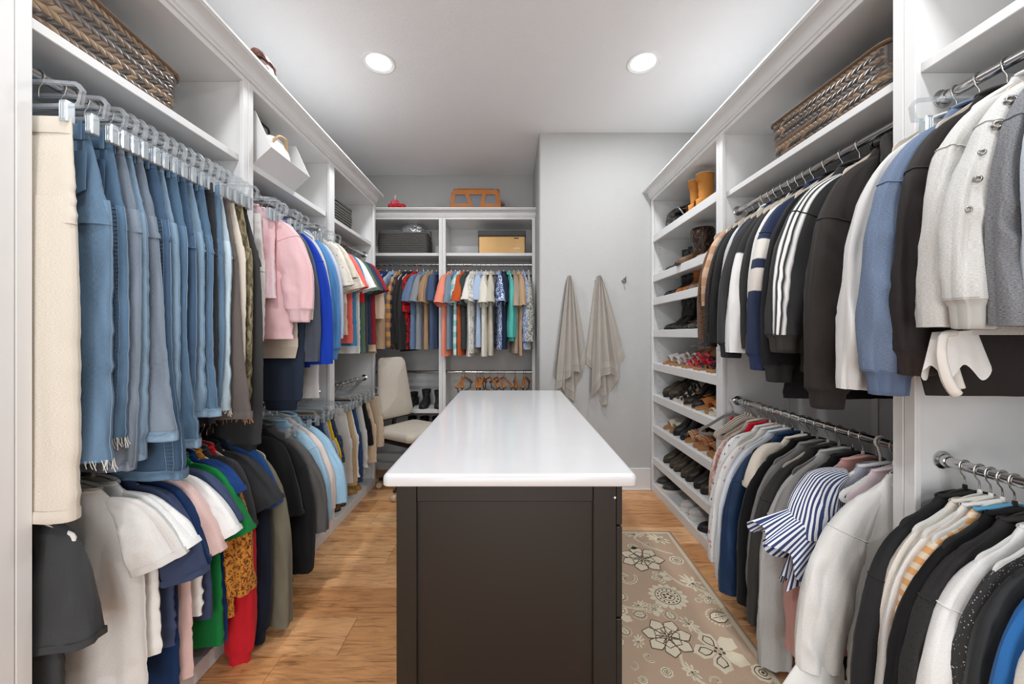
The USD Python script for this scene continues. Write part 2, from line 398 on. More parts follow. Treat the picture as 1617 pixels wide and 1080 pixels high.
TOP_Z = 2.513
def unit(side, a0, a1, label, shelf=True, rods=(ROD_HI, ROD_LO), thing_name='closet_unit'):
    F = Frame(side); g = 0.0006
    o = thing(thing_name, label, 'closet shelving', (0, 0, 0))
    S = 0.034
    part(o, 'back_panel', F.box(a0 + g, a1 - g, DEPTH - 0.012, DEPTH, 0.0, TOP_Z + 0.02), grey_back)
    for (e, d) in ((a0 + g, 1), (a1 - g, -1)):
        part(o, 'side_panel', F.box(e, e + d * 0.02, 0.0195, DEPTH - 0.0125, 0.0, TOP_Z + 0.02), white_paint)
        part(o, 'face_stile', F.box(e, e + d * S, 0.0, 0.019, 0.0, TOP_Z + 0.02, 0.002), white_paint)
    i0, i1 = a0 + g + 0.0205, a1 - g - 0.0205
    part(o, 'top_panel', F.box(i0, i1, 0.0195, DEPTH - 0.0125, TOP_Z, TOP_Z + 0.02), white_paint)
    part(o, 'top_rail', F.box(a0 + S + 0.001, a1 - S - 0.001, 0.0, 0.019, TOP_Z - 0.004, TOP_Z + 0.02), white_paint)
    part(o, 'base_deck', F.box(i0, i1, 0.0195, DEPTH - 0.0125, 0.05, 0.07), white_paint)
    part(o, 'toe_board', F.box(a0 + S + 0.001, a1 - S - 0.001, 0.0, 0.019, 0.0, 0.07, 0.002), white_paint)
    if shelf: part(o, 'shelf', F.box(i0, i1, 0.03, DEPTH - 0.0125, SHELF_Z - 0.03, SHELF_Z, 0.002), white_paint)
    for z in rods: F.rod(o, i0, i1, z)
    return o, F

LB = [0.10, 0.943, 1.780, 2.615, 3.452]
unit('left', LB[0], LB[1], 'white closet bay at the left picture edge, only its front stile in view')
UA, FL = unit('left', LB[1], LB[2], 'white closet bay holding the jeans row and the short-sleeved tees')
UB, _ = unit('left', LB[2], LB[3], 'white closet bay holding the pink sweatshirt and the slanted white bin')
UC, _ = unit('left', LB[3], LB[4], 'white closet bay nearest the office chair, with polo shirts above trousers')
RB = [0.13, 1.191, 2.246, 3.345]
U3, FR = unit('right', RB[0], RB[1], 'white closet bay at the right picture edge with the eyelet sweatshirt')
U2, _ = unit('right', RB[1], RB[2], 'white closet bay with hooded sweatshirts above the striped blouse')
part(U2, 'back_batten', FR.box(1.685, 1.715, DEPTH - 0.019, DEPTH - 0.0125, 0.07, SHELF_Z - 0.031), white_paint)
# shoe bay
SHOE_Z = [2.205, 1.862, 1.663, 1.389, 1.105, 0.834, 0.568, 0.292]
US, _ = unit('right', RB[2], RB[3], 'white shoe bay with eight shelves of shoes beside the hook wall', shelf=False, rods=())
SLANT = [0, 0, 0, 0] + [math.radians(17)] * 4       # the lower four shelves slope up to the wall
for k, z in enumerate(SHOE_Z):
    up = math.tan(SLANT[k]) * (DEPTH - 0.013 - 0.0255)
    pr = extrude(Polygon([(X_FRONT + 0.0255, z - 0.022), (X_FRONT + DEPTH - 0.013, z - 0.022 + up), (X_FRONT + DEPTH - 0.013, z - 0.002 + up), (X_FRONT + 0.0255, z - 0.002)]), RB[3] - RB[2] - 0.044, 'y')
    s_ = part(US, 'shelf', (pr[0] + [0, RB[3] - 0.022, 0], pr[1]), white_paint)
    part(s_, 'shelf_lip', FR.box(RB[2] + 0.022, RB[3] - 0.022, 0.0055, 0.025, z - 0.056, z + 0.004, 0.002), white_paint)
# rows of shelf-pin holes: small sunken dark cups in the far side panel
pins = []
for t in (0.07, 0.34):
    for z in np.arange(0.4, 2.16, 0.05):
        pins.append(moved(lathe([(0.0, -0.0002), (0.0028, -0.0002), (0.0034, 0.0002)], 8), FR.pt(RB[3] - 0.0209, t, z), rx=math.pi / 2))
part(US, 'shelf_pin_hole', cat(*pins), simple('pin_hole', (120, 120, 120), 0.7), kind='stuff')
# back run
UBL, FB = unit('back', -1.632, -0.6905, 'white back closet bay behind the office chair, with the dark crochet basket')
UBR, _ = unit('back', -0.6905, X_NOOK - 0.002, 'white back closet bay with the gold box and the wooden hangers')
part(UBL, 'lower_shelf', FB.box(-1.61, -0.713, 0.02, DEPTH - 0.013, 0.562, 0.60, 0.002), white_paint)

# crown moulding along each run
def crown(side, a0, a1):
    prof = [(0.0, TOP_Z + 0.0205), (0.008, TOP_Z + 0.0205), (0.008, TOP_Z + 0.031), (0.016, TOP_Z + 0.036)]
    prof += [(0.016 + 0.044 * (1 - math.cos(a)), TOP_Z + 0.036 + 0.038 * math.sin(a)) for a in np.linspace(0.15, math.pi / 2, 7)]
    prof += [(0.066, TOP_Z + 0.074), (0.066, TOP_Z + 0.078), (0.073, TOP_Z + 0.081), (0.073, TOP_Z + 0.092), (0.070, TOP_Z + 0.094), (-DEPTH + 0.01, TOP_Z + 0.094), (-DEPTH + 0.01, TOP_Z + 0.0205)]
    m = extrude(Polygon([(o, z) for o, z in prof]), a1 - a0)      # (out, z) plane, along +Z
    v = np.array(m[0]); o, z, a = v[:, 0], v[:, 1], v[:, 2] + a0
    if side == 'left': w = np.stack([-X_FRONT + o, a, z], 1)
    elif side == 'right': w = np.stack([X_FRONT - o, a, z], 1)
    else: w = np.stack([a, Y_BACKFACE - o, z], 1)
    mm = trimesh.Trimesh(w, m[1], process=False)
    if mm.volume < 0: mm.invert()
    return mm
struct('trim_1', crown('left', 0.1, 3.452), white_paint, smooth=20)
struct('trim_2', crown('right', 0.13, Y_HOOKWALL - 0.001), white_paint, smooth=20)
struct('trim_3', crown('back', -1.632, X_NOOK - 0.001), white_paint, smooth=20)

# recessed lamps
lens_mat = mat('lamp_lens', {'e': ('emission', dict(color=LAMP_COLOR, strength=9.0))}, [], 'e.emission')
LN = ['round recessed ceiling light on the left, above the left shelving', 'round recessed ceiling light on the right, above the right shelving',
      'unseen recessed ceiling light overhead left, just out of the picture', 'unseen recessed ceiling light overhead right, just out of the picture',
      'unseen recessed ceiling light behind the camera on the left', 'unseen recessed ceiling light behind the camera on the right']
for i, (x, y) in enumerate(LAMPS):
    o = thing('recessed_light', LN[i], 'ceiling light', (x, y, CEIL))
    part(o, 'trim_ring', lathe([(0.107, 0.0), (0.107, -0.003), (0.103, -0.0065), (0.096, -0.007), (0.079, 0.001), (0.078, -0.0005)], 48), simple('lamp_trim', (240, 240, 238), 0.35), 40)
    part(o, 'lens', lathe([(0.0, -0.001), (0.078, -0.001), (0.078, 0.0)], 48), lens_mat)

# ================================================================== hangers
clear = pane_mat('clear_hanger_plastic', (248, 250, 251), 0.30, 0.05)
clip_tint = pane_mat('clip_plastic', (196, 214, 214), 0.6, 0.2)
velvet = {'beige': simple('velvet_beige', (196, 184, 168), 0.9, sheen_weight=0.3), 'grey': simple('velvet_grey', (128, 124, 120), 0.9, sheen_weight=0.3),
          'black': simple('velvet_black', (26, 25, 25), 0.9, sheen_weight=0.2), 'white': simple('hanger_white', (236, 236, 232), 0.4)}
wood = simple('hanger_wood', (176, 112, 58), 0.4, var=0.2, bump=(40.0, 0.1, 0.001))

def hook_mesh(neck=-0.06, r=0.0021, R=0.0172):
    P = [(R * math.cos(a), 0, R * math.sin(a)) for a in np.radians(np.linspace(200, -35, 15))]
    P += [(0.012, 0, -0.018), (0.002, 0, -0.03), (0, 0, -0.042), (0, 0, neck)]
    return tube(np.array(P), r, 6)

def line_hanger(pts, w, th, closed=True):
    ls = LineString(pts + ([pts[0]] if closed else []))
    m = extrude(ls.buffer(w, join_style=1, quad_segs=4), th, 'y')
    return m[0] + np.array([0, th / 2, 0]), m[1]

H_FIRST = {}
def build_hanger(kind, label, loc, rotz, group):
    if kind == 'clip':
        o = thing('clip_hanger', label, 'hanger', loc, rotz, group)
        part(o, 'hook', hook_mesh(-0.058), hookmetal, True)
        arch = [(-0.185, -0.118), (-0.192, -0.08), (-0.178, -0.062), (-0.10, -0.056), (0, -0.054), (0.10, -0.056), (0.178, -0.062), (0.192, -0.08), (0.185, -0.118), (0, -0.121)]
        part(o, 'hanger_body', line_hanger(arch, 0.0040, 0.010), clear)
        for s in (-1, 1):
            c = part(o, 'clip', box(s * 0.15 - 0.011, s * 0.15 + 0.011, -0.011, 0.011, -0.165, -0.107, 0.003), clip_tint)
            part(c, 'clip_rib', cat(*[box(s * 0.15 + k * 0.006 - 0.0012, s * 0.15 + k * 0.006 + 0.0012, -0.0128, 0.0128, -0.158, -0.115, 0.0006) for k in (-1, 0, 1)]), clip_tint, kind='stuff')
    elif kind == 'tube':
        o = thing('plastic_hanger', label, 'hanger', loc, rotz, group)
        P = [(R_ * math.cos(a), 0, R_ * math.sin(a)) for R_ in (0.019,) for a in np.radians(np.linspace(195, -60, 14))] + [(0.004, 0, -0.034), (0, 0, -0.05), (0, 0, -0.075)]
        part(o, 'hook', tube(np.array(P), 0.0042, 8), velvet['white'], True)
        S = spline([(0, 0, -0.074), (0.05, 0, -0.086), (0.11, 0, -0.118), (0.155, 0, -0.146), (0.18, 0, -0.168), (0.178, 0, -0.184), (0.16, 0, -0.19), (0.1, 0, -0.19), (0, 0, -0.19)], 40)
        part(o, 'shoulders', cat(tube(S, 0.0058, 8), tube(S * [-1, 1, 1], 0.0058, 8)), velvet['white'], True)
    elif kind == 'wood':
        o = thing('wooden_hanger', label, 'hanger', loc, rotz, group)
        part(o, 'hook', hook_mesh(-0.05), hookmetal, True)
        for s in (-1, 1):
            n = 14; t = np.linspace(0, 1, n); x = s * 0.215 * t; z = -0.055 - 0.075 * t ** 1.25
            R = np.stack([np.stack([np.full(8, x[i]) , (0.0075 + 0.009 * t[i]) * np.cos(g8), z[i] + 0.011 * np.sin(g8)], -1) for i in range(n)]) if s > 0 else np.stack([np.stack([np.full(8, x[i]), (0.0075 + 0.009 * t[i]) * np.cos(-g8), z[i] + 0.011 * np.sin(-g8)], -1) for i in range(n)])
            part(o, 'shoulder', loft(R, True, True, True)[:2], wood, True)
        part(o, 'trouser_bar', tube([(-0.195, 0, -0.125), (-0.17, 0, -0.185), (0, 0, -0.19), (0.17, 0, -0.185), (0.195, 0, -0.125)], 0.005, 8), simple('hanger_bar', (70, 72, 74), 0.5), True)
    else:                                                     # slim velvet hangers
        col = kind.split('_')[1]
        o = thing('velvet_hanger', label, 'hanger', loc, rotz, group)
        part(o, 'hook', hook_mesh(-0.066), hookmetal, True)
        S = spline([(0, -0.072), (0.04, -0.081), (0.09, -0.110), (0.14, -0.143), (0.175, -0.162), (0.182, -0.176), (0.174, -0.187), (0.10, -0.189), (0, -0.189)], 40)
        pts = [tuple(q) for q in S] + [(-a, b) for a, b in S[::-1][1:-1]]
        part(o, 'shoulders', line_hanger(pts, 0.0075, 0.006), velvet[col], 30)
        part(o, 'hook_collar', lathe([(0.0, -0.052), (0.005, -0.053), (0.006, -0.066), (0.0, -0.067)], 12), velvet[col], True)
    return o
g8 = np.arange(8) * 2 * np.pi / 8

def hanger(kind, label, loc, rotz, group):
    if kind not in H_FIRST:
        H_FIRST[kind] = build_hanger(kind, label, loc, rotz, group); return H_FIRST[kind]
    return dup(H_FIRST[kind], label, loc, rotz, group)

# ================================================================== clothes (local frame: +x towards the aisle along the hanger, y along the rod, z from the rod)
SEED = [100]
LASTS = {}
def folds(p, z, seed, kx=13.0, kz=1.6):
    q = np.stack([p * kx, z * kz, np.full_like(p, seed * 7.31)], -1)
    return meshkit.noise(q, seed) * 2 - 1 + 0.45 * (meshkit.noise(q * [2.1, 1.7, 1], seed + 5) * 2 - 1)

def ring_body(zs, hw, ht, seed, amp, off=None, m=44, sway=0.0, lean=0.0, kx=16.0, nom=1.0):
    g = np.arange(m) * 2 * np.pi / m
    ca, sa = sellipse(g, 1.0, 1.0, 0.72)
    P = hw[:, None] * ca[None]; Q = ht[:, None] * sa[None]; Z = np.repeat(zs[:, None], m, 1)
    top = zs[0]; dep = np.clip((top - Z) / max(1e-6, top - zs[-1]), 0, 1)
    A = amp * (0.15 + 0.85 * dep)
    F = folds(P, Z, seed, kx)
    G = folds(P + 3.3, Z, seed + 11, kx * 1.6, 2.5)
    Q = Q + A * F + 0.55 * A * G * np.sign(sa)[None] + sway * dep ** 1.3
    P = P + 0.006 * dep * folds(Z * 4, Z * 3, seed + 3) + (0 if off is None else off[:, None]) + lean * dep
    Z = Z - 0.0
    us = np.linspace(0, 1, m + 1) * nom
    vs = np.r_[0, np.cumsum(np.abs(np.diff(zs)))]
    return np.stack([P, Q, Z], -1), us, vs

def sleeve_rings(path, a, b, seed, amp, m=22, n=26, nom=0.36):
    C = spline([(x, 0, z) for x, z in path], n)
    t = np.gradient(C, axis=0); t /= np.linalg.norm(t, axis=1, keepdims=True)
    N = np.stack([-t[:, 2], 0 * t[:, 0], t[:, 0]], 1)
    s = np.linspace(0, 1, n)
    a = np.interp(s, np.linspace(0, 1, len(a)), a); b = np.interp(s, np.linspace(0, 1, len(b)), b)
    g = np.arange(m) * 2 * np.pi / m
    ca, sa = sellipse(g, 1.0, 1.0, 0.8)
    R = C[:, None] + N[:, None] * (a[:, None] * ca)[..., None]
    R[..., 1] += b[:, None] * sa
    L = np.linalg.norm(np.diff(C, axis=0), axis=1).sum()
    S_, CA, SA = np.repeat((s * L)[:, None], m, 1), np.repeat(ca[None], n, 0), np.repeat(sa[None], n, 0)
    rdg = lambda v: 1 - 2 * np.abs(2 * v - 1)
    F = rdg(meshkit.noise(np.stack([S_ * 15 + CA * 1.6 + SA, CA * 1.2, SA * 1.2 + seed], -1), seed)) * 0.45      # cross creases
    F2 = rdg(meshkit.noise(np.stack([S_ * 2.2, CA * 3.0 + S_ * 1.5, SA * 1.6 + seed], -1), seed + 9)) * 0.9   # long hanging folds
    F3 = meshkit.noise(np.stack([S_ * 5, CA * 1.6, SA * 1.6 + seed], -1), seed + 17) * 2 - 1
    env = np.sin(np.clip(s * 1.15, 0, 1) * np.pi * 0.55)[:, None]
    R[..., 1] += amp * env * (F + F2 + 0.8 * F3) * np.sign(sa)[None] * (0.35 + np.abs(sa))[None]
    R = R + N[:, None] * (0.7 * amp * env * (F3 + 0.6 * F2))[..., None]
    return R, np.linspace(0, 1, m + 1) * nom, np.r_[0, np.cumsum(np.linalg.norm(np.diff(C, axis=0), axis=1))]

def put(o, name, R, material, us=None, vs=None, caps=(False, False), **k):
    v, f, uv = loft(R, True, caps[0], caps[1], us, vs)
    # the loft's winding follows the ring direction: make the normals point outwards
    c = v.mean(0); n = np.cross(v[f[:, 1]] - v[f[:, 0]], v[f[:, 2]] - v[f[:, 0]])
    if (n * (v[f].mean(1) - c)).sum() < 0: f = f[:, ::-1]
    return part(o, name, (v, f), material, True, uv, **k)

def top(o, material, zb, sh=0.178, hw=0.21, th=0.017, sleeve='long', sl=0.6, cuff=None, rib=None, collar='crew', amp=0.011, splay=0.0, trim=None, slmat=None, slw=1.0, drop=0.088, hood=None, sway=0.0, neck=0.075, wall_sleeve=True, placket=False, fine=1.0, sly=0.0, slamp=0.0125):
    """A shirt, blouse, tee or sweatshirt on its hanger; zb: hem below the rod (negative)."""
    SEED[0] += 1; sd = SEED[0]; trim = trim or material; slmat = slmat or material
    n = int(34 * fine)
    zt = -0.078
    zs = np.r_[np.linspace(zt, zt - drop, 9), np.linspace(zt - drop, zb, n)[1:]]
    hwv = np.interp(zs, [zb, zb * 0.6, -0.36, -0.22, zt - drop, zt - drop * 0.5, zt][::1], [hw * 1.02, hw * 0.98, hw * 0.97, sh * 1.0, sh * 0.97, sh * 0.62, neck])
    htv = np.interp(zs, [zb, -0.35, zt - drop, zt - drop * 0.5, zt], [th * 1.25, th * 1.05, th * 0.7, th * 0.62, th * 0.6])
    R, us, vs = ring_body(zs, hwv, htv, sd, amp, sway=sway, m=int(44 * fine) // 2 * 2)
    put(o, 'body', R, material, us, vs)
    if rib:
        e = R[-1]; r2 = np.stack([e, e * [0.985, 0.9, 1] + [0, 0, -0.012], e * [0.94, 0.7, 1] + [0, 0, -0.055], e * [0.93, 0.6, 1] + [0, 0, -0.06]])
        put(o, 'hem_band', r2, rib)
    sides = (1, -1) if wall_sleeve else (1,)
    for s in sides:
        if sleeve in ('long', 'three'):
            wl = sl
            x0, z0 = sh - 0.055, zt - drop * 0.72
            path = [(x0 - 0.045, z0 + 0.014), (sh - 0.012, zt - drop - 0.05), (sh + 0.022 + splay * 0.3, zt - drop - 0.17), (sh + 0.042 + splay * 0.7, z0 - wl * 0.62), (sh + 0.05 + splay, z0 - wl)]
            a = np.array([0.012, 0.046, 0.070, 0.077, 0.075, 0.069, 0.062]) * slw; b = np.array([0.006, 0.014, 0.018, 0.02, 0.022, 0.023, 0.02]) * (th / 0.017) ** 0.6
            Rs, u2, v2 = sleeve_rings(path, a, b, sd + 40 + s, slamp, m=int(22 * fine) // 2 * 2, n=int(26 * fine))
            Rs[..., 1] += sly
            if s < 0: Rs = Rs * [-1, 1, 1]
            else: LASTS['sleeve'] = Rs
            put(o, 'sleeve', Rs, slmat, u2, v2)
            if fine >= 1.2:
                e = Rs[int(8 * fine)]; c = e.mean(0); part(o, 'shoulder_seam', tube(np.vstack([e, e[:2]]) * 1.0 + (np.vstack([e, e[:2]]) - c) * 0.012, 0.0022, 5, False), trim, True)
            if cuff:
                e = Rs[-1]; c = e.mean(0)
                sc = lambda k, dz, ky=1.0: (e - c) * [k, ky, k] + c + [0.002 * s, 0, dz]
                put(o, 'cuff', np.stack([sc(1.0, 0.004), sc(0.86, -0.006, 0.95), sc(0.76, -0.016, 0.85), sc(0.72, -0.05, 0.8), sc(0.70, -0.064, 0.75), sc(0.6, -0.066, 0.5)]), cuff)
        elif sleeve == 'short':
            ang = 1.0 - splay
            x0, z0 = sh - 0.075, zt - drop * 0.62
            dx, dz = math.cos(ang), -math.sin(ang)
            path = [(x0 - 0.02, z0 + 0.012), (x0 + 0.06, z0 - 0.045), (x0 + 0.07 + sl * 0.5 * dx, z0 - 0.06 + sl * 0.5 * dz), (x0 + 0.07 + sl * dx, z0 - 0.07 + sl * dz)]
            a = np.array([0.014, 0.048, 0.064, 0.074, 0.082]) * slw; b = np.array([0.006, 0.013, 0.018, 0.021, 0.023]) * (th / 0.017)
            Rs, u2, v2 = sleeve_rings(path, a, b, sd + 40 + s, slamp, n=int(20 * fine))
            Rs[..., 1] += sly
            if s < 0: Rs = Rs * [-1, 1, 1]
            put(o, 'sleeve', Rs, slmat, u2, v2)
            e = Rs[-1]; d = (Rs[-1].mean(0) - Rs[-3].mean(0)); d /= np.linalg.norm(d)
            put(o, 'sleeve_hem', np.stack([e * 1.0 - d * 0.02 + (e - e.mean(0)) * 0.03, e - d * 0.001 + (e - e.mean(0)) * 0.035, e + d * 0.001 + (e - e.mean(0)) * 0.01]), trim)
    g = np.linspace(0, 2 * np.pi, 29)
    if collar == 'crew':
        P = np.stack([neck * 1.02 * np.cos(g), (th * 0.8 + 0.006) * np.sin(g), zt + 0.004 + 0.008 * np.sin(g) - 0.012 * np.abs(np.cos(g))], 1)
        part(o, 'neckband', tube(P, 0.0065, 8, False), trim, True)
    elif collar == 'shirt':
        g2 = g[:-1]
        ck = 0.82 * neck
        base = np.stack([ck * np.cos(g2), (th * 0.8 + 0.003) * np.sin(g2), np.full_like(g2, zt - 0.006) - 0.012 * np.abs(np.cos(g2))], 1)
        R = np.stack([base, base * [0.95, 1.05, 1] + [0, 0, 0.02], base * [1.05, 1.35, 1] + [0, 0, 0.017], base * [1.28, 1.7, 1] + [0, 0, -0.018]])
        put(o, 'collar', R, trim)
    elif collar == 'hood':
        n_, m_ = 18, 24
        gg = np.arange(m_) * 2 * np.pi / m_
        t = np.linspace(0, 1, n_)
        wv = pch([0, 0.2, 0.5, 0.8, 1], [0.055, 0.095, 0.115, 0.10, 0.03], t); hv = pch([0, 0.3, 0.7, 1], [0.02, 0.034, 0.036, 0.012], t)
        zz = zt + 0.025 - 0.23 * t; yy = (hood or 1) * (0.012 + 0.05 * np.sin(np.pi * np.clip(t, 0, 1) * 0.8))
        R = np.stack([np.stack([wv[i] * np.cos(gg) + 0.008 * (meshkit.noise(np.stack([gg * 2, gg * 0 + t[i] * 6, gg * 0], -1), sd) - 0.5), yy[i] + hv[i] * np.sin(gg), zz[i] + 0.012 * np.cos(3 * gg)], -1) for i in range(n_)])
        put(o, 'hood', R, material, caps=(True, True))
        P = np.stack([neck * 1.05 * np.cos(g), (th + 0.012) * np.sin(g), zt + 0.006 + 0.0 * g], 1)
        part(o, 'neckband', tube(P, 0.012, 8, False), trim, True)
    if placket:
        q = (hood or -1)
        part(o, 'placket', box(-0.014, 0.014, q * (th + 0.004), q * (th + 0.008), zb + 0.02, zt - 0.03, 0.001), trim)
    return R

def bottoms(o, material, zb, w0=0.158, hip=0.20, hem=0.105, knee=0.095, th=0.017, zt=-0.135, crotch=0.26, amp=0.014, spread=0.0, waist=None, rib=None, frayed=None, hemline=None, sway=0.0, seam=None, ladder=False, pocket=None, belt=None, qface=1, fine=1.0):
    """Trousers, jeans or shorts clipped by the waistband; zb: hem below the rod (negative)."""
    SEED[0] += 1; sd = SEED[0]
    jr = random.Random(sd * 7); hip = hip * jr.uniform(0.96, 1.04); w0 = w0 * jr.uniform(0.92, 1.03); knee = knee * jr.uniform(0.92, 1.08)
    zw = zt - 0.042
    zc = zt - crotch
    if zb > zc - 0.03: zc = zb + 0.1
    zs = np.r_[zw, np.linspace(zw, zc - 0.02, int(16 * fine))[1:]]
    hwv = np.interp(-zs, [-zw, -zc + 0.02], [w0, hip]); htv = np.interp(-zs, [-zw, -zw + 0.05, -zc + 0.02], [th * 0.55, th * 0.8, th * 1.1])
    R, us, vs = ring_body(zs, hwv, htv, sd, amp * 0.6)
    put(o, 'seat', R, material, us, vs + 0.04)
    e = R[0]; put(o, 'waistband', np.stack([e * [1, 1.25, 1] + [0, 0, -0.002], e * [1.0, 1.3, 1] + [0, 0, 0.004], e * [0.99, 1.2, 1] + [0, 0, 0.04], e * [0.985, 0.8, 1] + [0, 0, 0.043], e * [0.97, 0.5, 1] + [0, 0, 0.03]]), waist or material)
    n = int(30 * fine)
    for s in (1, -1):
        zl = np.linspace(zc + 0.05, zb, n); t = (zl[0] - zl) / (zl[0] - zl[-1])
        cen = s * (pch([0, 0.1, 0.5, 1], [hip * 0.49, hip * 0.5, hip * 0.52 + spread * 0.4, hip * 0.5 + spread], t))
        half = pch([0, 0.08, 0.5, 1], [hip * 0.46, hip * 0.49, knee, hem], t)
        R, us, vs = ring_body(zl, half, np.interp(t, [0, 1], [th * 1.0, th * 1.35]), sd + 20 + s, amp, off=cen, m=32, sway=sway, kx=22.0, nom=0.5)
        put(o, 'leg', R, material, us, vs + 0.25)
        e = R[-1]; c = e.mean(0)
        if rib: put(o, 'ankle_band', np.stack([e, (e - c) * [0.8, 0.9, 1] + c + [0, 0, -0.012], (e - c) * [0.75, 0.8, 1] + c + [0, 0, -0.05], (e - c) * [0.7, 0.6, 1] + c + [0, 0, -0.055]]), rib)
        if hemline: put(o, 'hem', np.stack([(e - c) * [1.012, 1.1, 1] + c + [0, 0, 0.028], (e - c) * [1.016, 1.16, 1] + c + [0, 0, 0.014], (e - c) * [1.015, 1.16, 1] + c + [0, 0, -0.003], (e - c) * [1.0, 0.95, 1] + c + [0, 0, -0.004]]), hemline)
        if frayed:
            r_ = random.Random(sd); fr = []
            for k in range(70):
                i = r_.randrange(len(e)); q = e[i] * (1 - 0.0) + (e[(i + 1) % len(e)] - e[i]) * r_.random()
                L_ = r_.uniform(0.008, 0.03); d_ = np.array([r_.uniform(-0.5, 0.5), r_.uniform(-0.3, 0.3), -1]) * L_
                fr.append(tube([q + [0, 0, 0.006], q + d_ * 0.5, q + d_ + [r_.uniform(-0.004, 0.004), 0, 0]], 0.0011, 3, False))
            part(o, 'frayed_hem', cat(*fr), frayed, kind='stuff')
        if seam and s > 0:
            k = 0
            P = np.stack([R[:, 0, 0] + 0.0006, R[:, 0, 1], R[:, 0, 2]], 1)
            part(o, 'side_seam', tube(P, 0.0014, 5, False), seam, True)
            if not ladder: continue
            k2 = 3 if qface > 0 else R.shape[1] - 3
            nrm = np.array([0.35, 0.94 * qface, 0]) * 0.0012
            A_, B_ = R[:, k2] + nrm, R[:, (k2 + (2 if qface > 0 else -2))] + nrm
            st = [tube(A_, 0.0010, 4, False), tube(B_, 0.0010, 4, False)]
            for z_ in np.arange(A_[0, 2], A_[-1, 2], -0.012):
                pa = np.array([np.interp(-z_, -A_[:, 2], A_[:, c]) for c in range(3)]); pb = np.array([np.interp(-z_, -B_[:, 2], B_[:, c]) for c in range(3)])
                st.append(tube([pa, (pa + pb) / 2 + nrm * 0.4, pb], 0.0008, 3, False))
            part(o, 'seam_stitching', cat(*st), seam, True, kind='stuff')
    if pocket:
        for s in (1, -1):
            x = s * hip * 0.52; q = qface * (th * 1.12 + 0.0045)
            pg = Polygon([(x - 0.055, zt - 0.085), (x + 0.055, zt - 0.085), (x + 0.052, zt - 0.19), (x, zt - 0.215), (x - 0.052, zt - 0.19)])
            m = extrude(pg, 0.003, 'y'); part(o, 'back_pocket', (m[0] + [0, q, 0], m[1]), pocket)
    if belt:
        for x in (-w0 * 0.9, -w0 * 0.35, w0 * 0.35, w0 * 0.9):
            part(o, 'belt_loop', box(x - 0.006, x + 0.006, qface * (th * 0.8), qface * (th * 0.8 + 0.004), zt - 0.05, zt + 0.004, 0.001), belt)

class Row:
    def __init__(s, side, z, where, group, hgroup):
        s.side, s.z, s.where, s.group, s.hg, s.prev = side, z, where, group, hgroup, None
    def loc(s, D, off=0.0):
        r = X_FRONT + ROD_T - off
        return (-r, D, s.z) if s.side == 'left' else (r, D, s.z) if s.side == 'right' else (D, Y_BACKFACE + ROD_T - off, s.z)
    def rot(s): return 0.0 if s.side == 'left' else 180.0 if s.side == 'right' else -90.0
    def add(s, name, desc, short, cat_, D, hk='velvet_beige', yaw=0.0, off=0.0, roll=0.0, label=None, hoff=None, hyaw=None):
        if label is None:
            label = desc + (', first in ' + s.where if s.prev is None else ' ' + {'back': 'right of', 'left': 'behind', 'right': 'behind'}[s.side] + ' the ' + s.prev)
        o = thing(name, label, cat_, s.loc(D, off), s.rot() + yaw, s.group)
        if hk:
            hanger(hk, {'clip': 'clear plastic clip hanger', 'tube': 'white tubular plastic hanger', 'wood': 'wooden hanger'}.get(hk, 'slim %s velvet hanger' % hk.split('_')[-1]) + ' holding the ' + short,
                   s.loc(D, 0.0 if hoff is None else hoff), s.rot() + (yaw if hyaw is None else hyaw), s.hg)
        s.prev = short
        s.qf = {'left': -1, 'right': 1, 'back': 1}[s.side]       # local side of the cloth that faces the camera
        return o

# ================================================================== left, upper rail: trousers and jeans
thread = simple('denim_thread', (124, 142, 158), 0.9)
fray = simple('frayed_cotton', (206, 206, 200), 0.95)
DN = {k: fab(c, 'denim', wr=0.3) for k, c in dict(mid=(84, 108, 130), mid2=(74, 99, 122), light=(112, 136, 156), grey=(104, 114, 126), dark=(58, 80, 104), deep=(50, 68, 90), pale=(160, 178, 190), black=(40, 42, 46), indigo=(48, 70, 104), sky=(128, 166, 204)).items()}
cream_c = fab((222, 214, 200), 'heather', wr=0.3)
r = Row('left', ROD_HI, 'the jeans row nearest the camera', 'trousers and jeans clipped along the upper left rail', 'clip hangers along the upper left rail')
def pants(name, desc, short, cat_, D, m, zb, **k):
    hk = k.pop('hk', 'clip'); yaw = k.pop('yaw', 0.0); off = k.pop('off', 0.0)
    o = r.add(name, desc, short, cat_, D, hk, yaw, off, hyaw=0.0 if abs(yaw) < 12 else None)
    bottoms(o, m, zb, qface=r.qf, **k); return o
J = dict(seam=thread, belt=DN['mid'], fine=1.25)
o = pants('trousers', 'cream knitted wide-leg trousers with gathered elastic waist', 'cream trousers', 'trousers', 1.005, cream_c, -1.20, hip=0.18, knee=0.088, hem=0.092, w0=0.165, th=0.02, amp=0.008, zt=-0.15, fine=1.3, hemline=cream_c)
pants('jeans', 'mid-blue raw-hem jeans', 'raw-hem blue jeans', 'jeans', 1.066, DN['mid'], -1.07, frayed=fray, pocket=DN['mid2'], hem=0.10, **J)
pants('jeans', 'blue jeans with curved frayed hem and patch pocket', 'patch-pocket jeans', 'jeans', 1.118, DN['mid2'], -1.02, frayed=fray, pocket=DN['dark'], hem=0.088, ladder=True, **J)
pants('jeans', 'grey-blue straight jeans', 'grey-blue straight jeans', 'jeans', 1.150, DN['grey'], -1.12, hem=0.085, hemline=DN['grey'], **J)
pants('jeans', 'light-washed blue jeans', 'light-washed jeans', 'jeans', 1.180, DN['light'], -1.10, hem=0.088, hemline=DN['light'], ladder=True, **J)
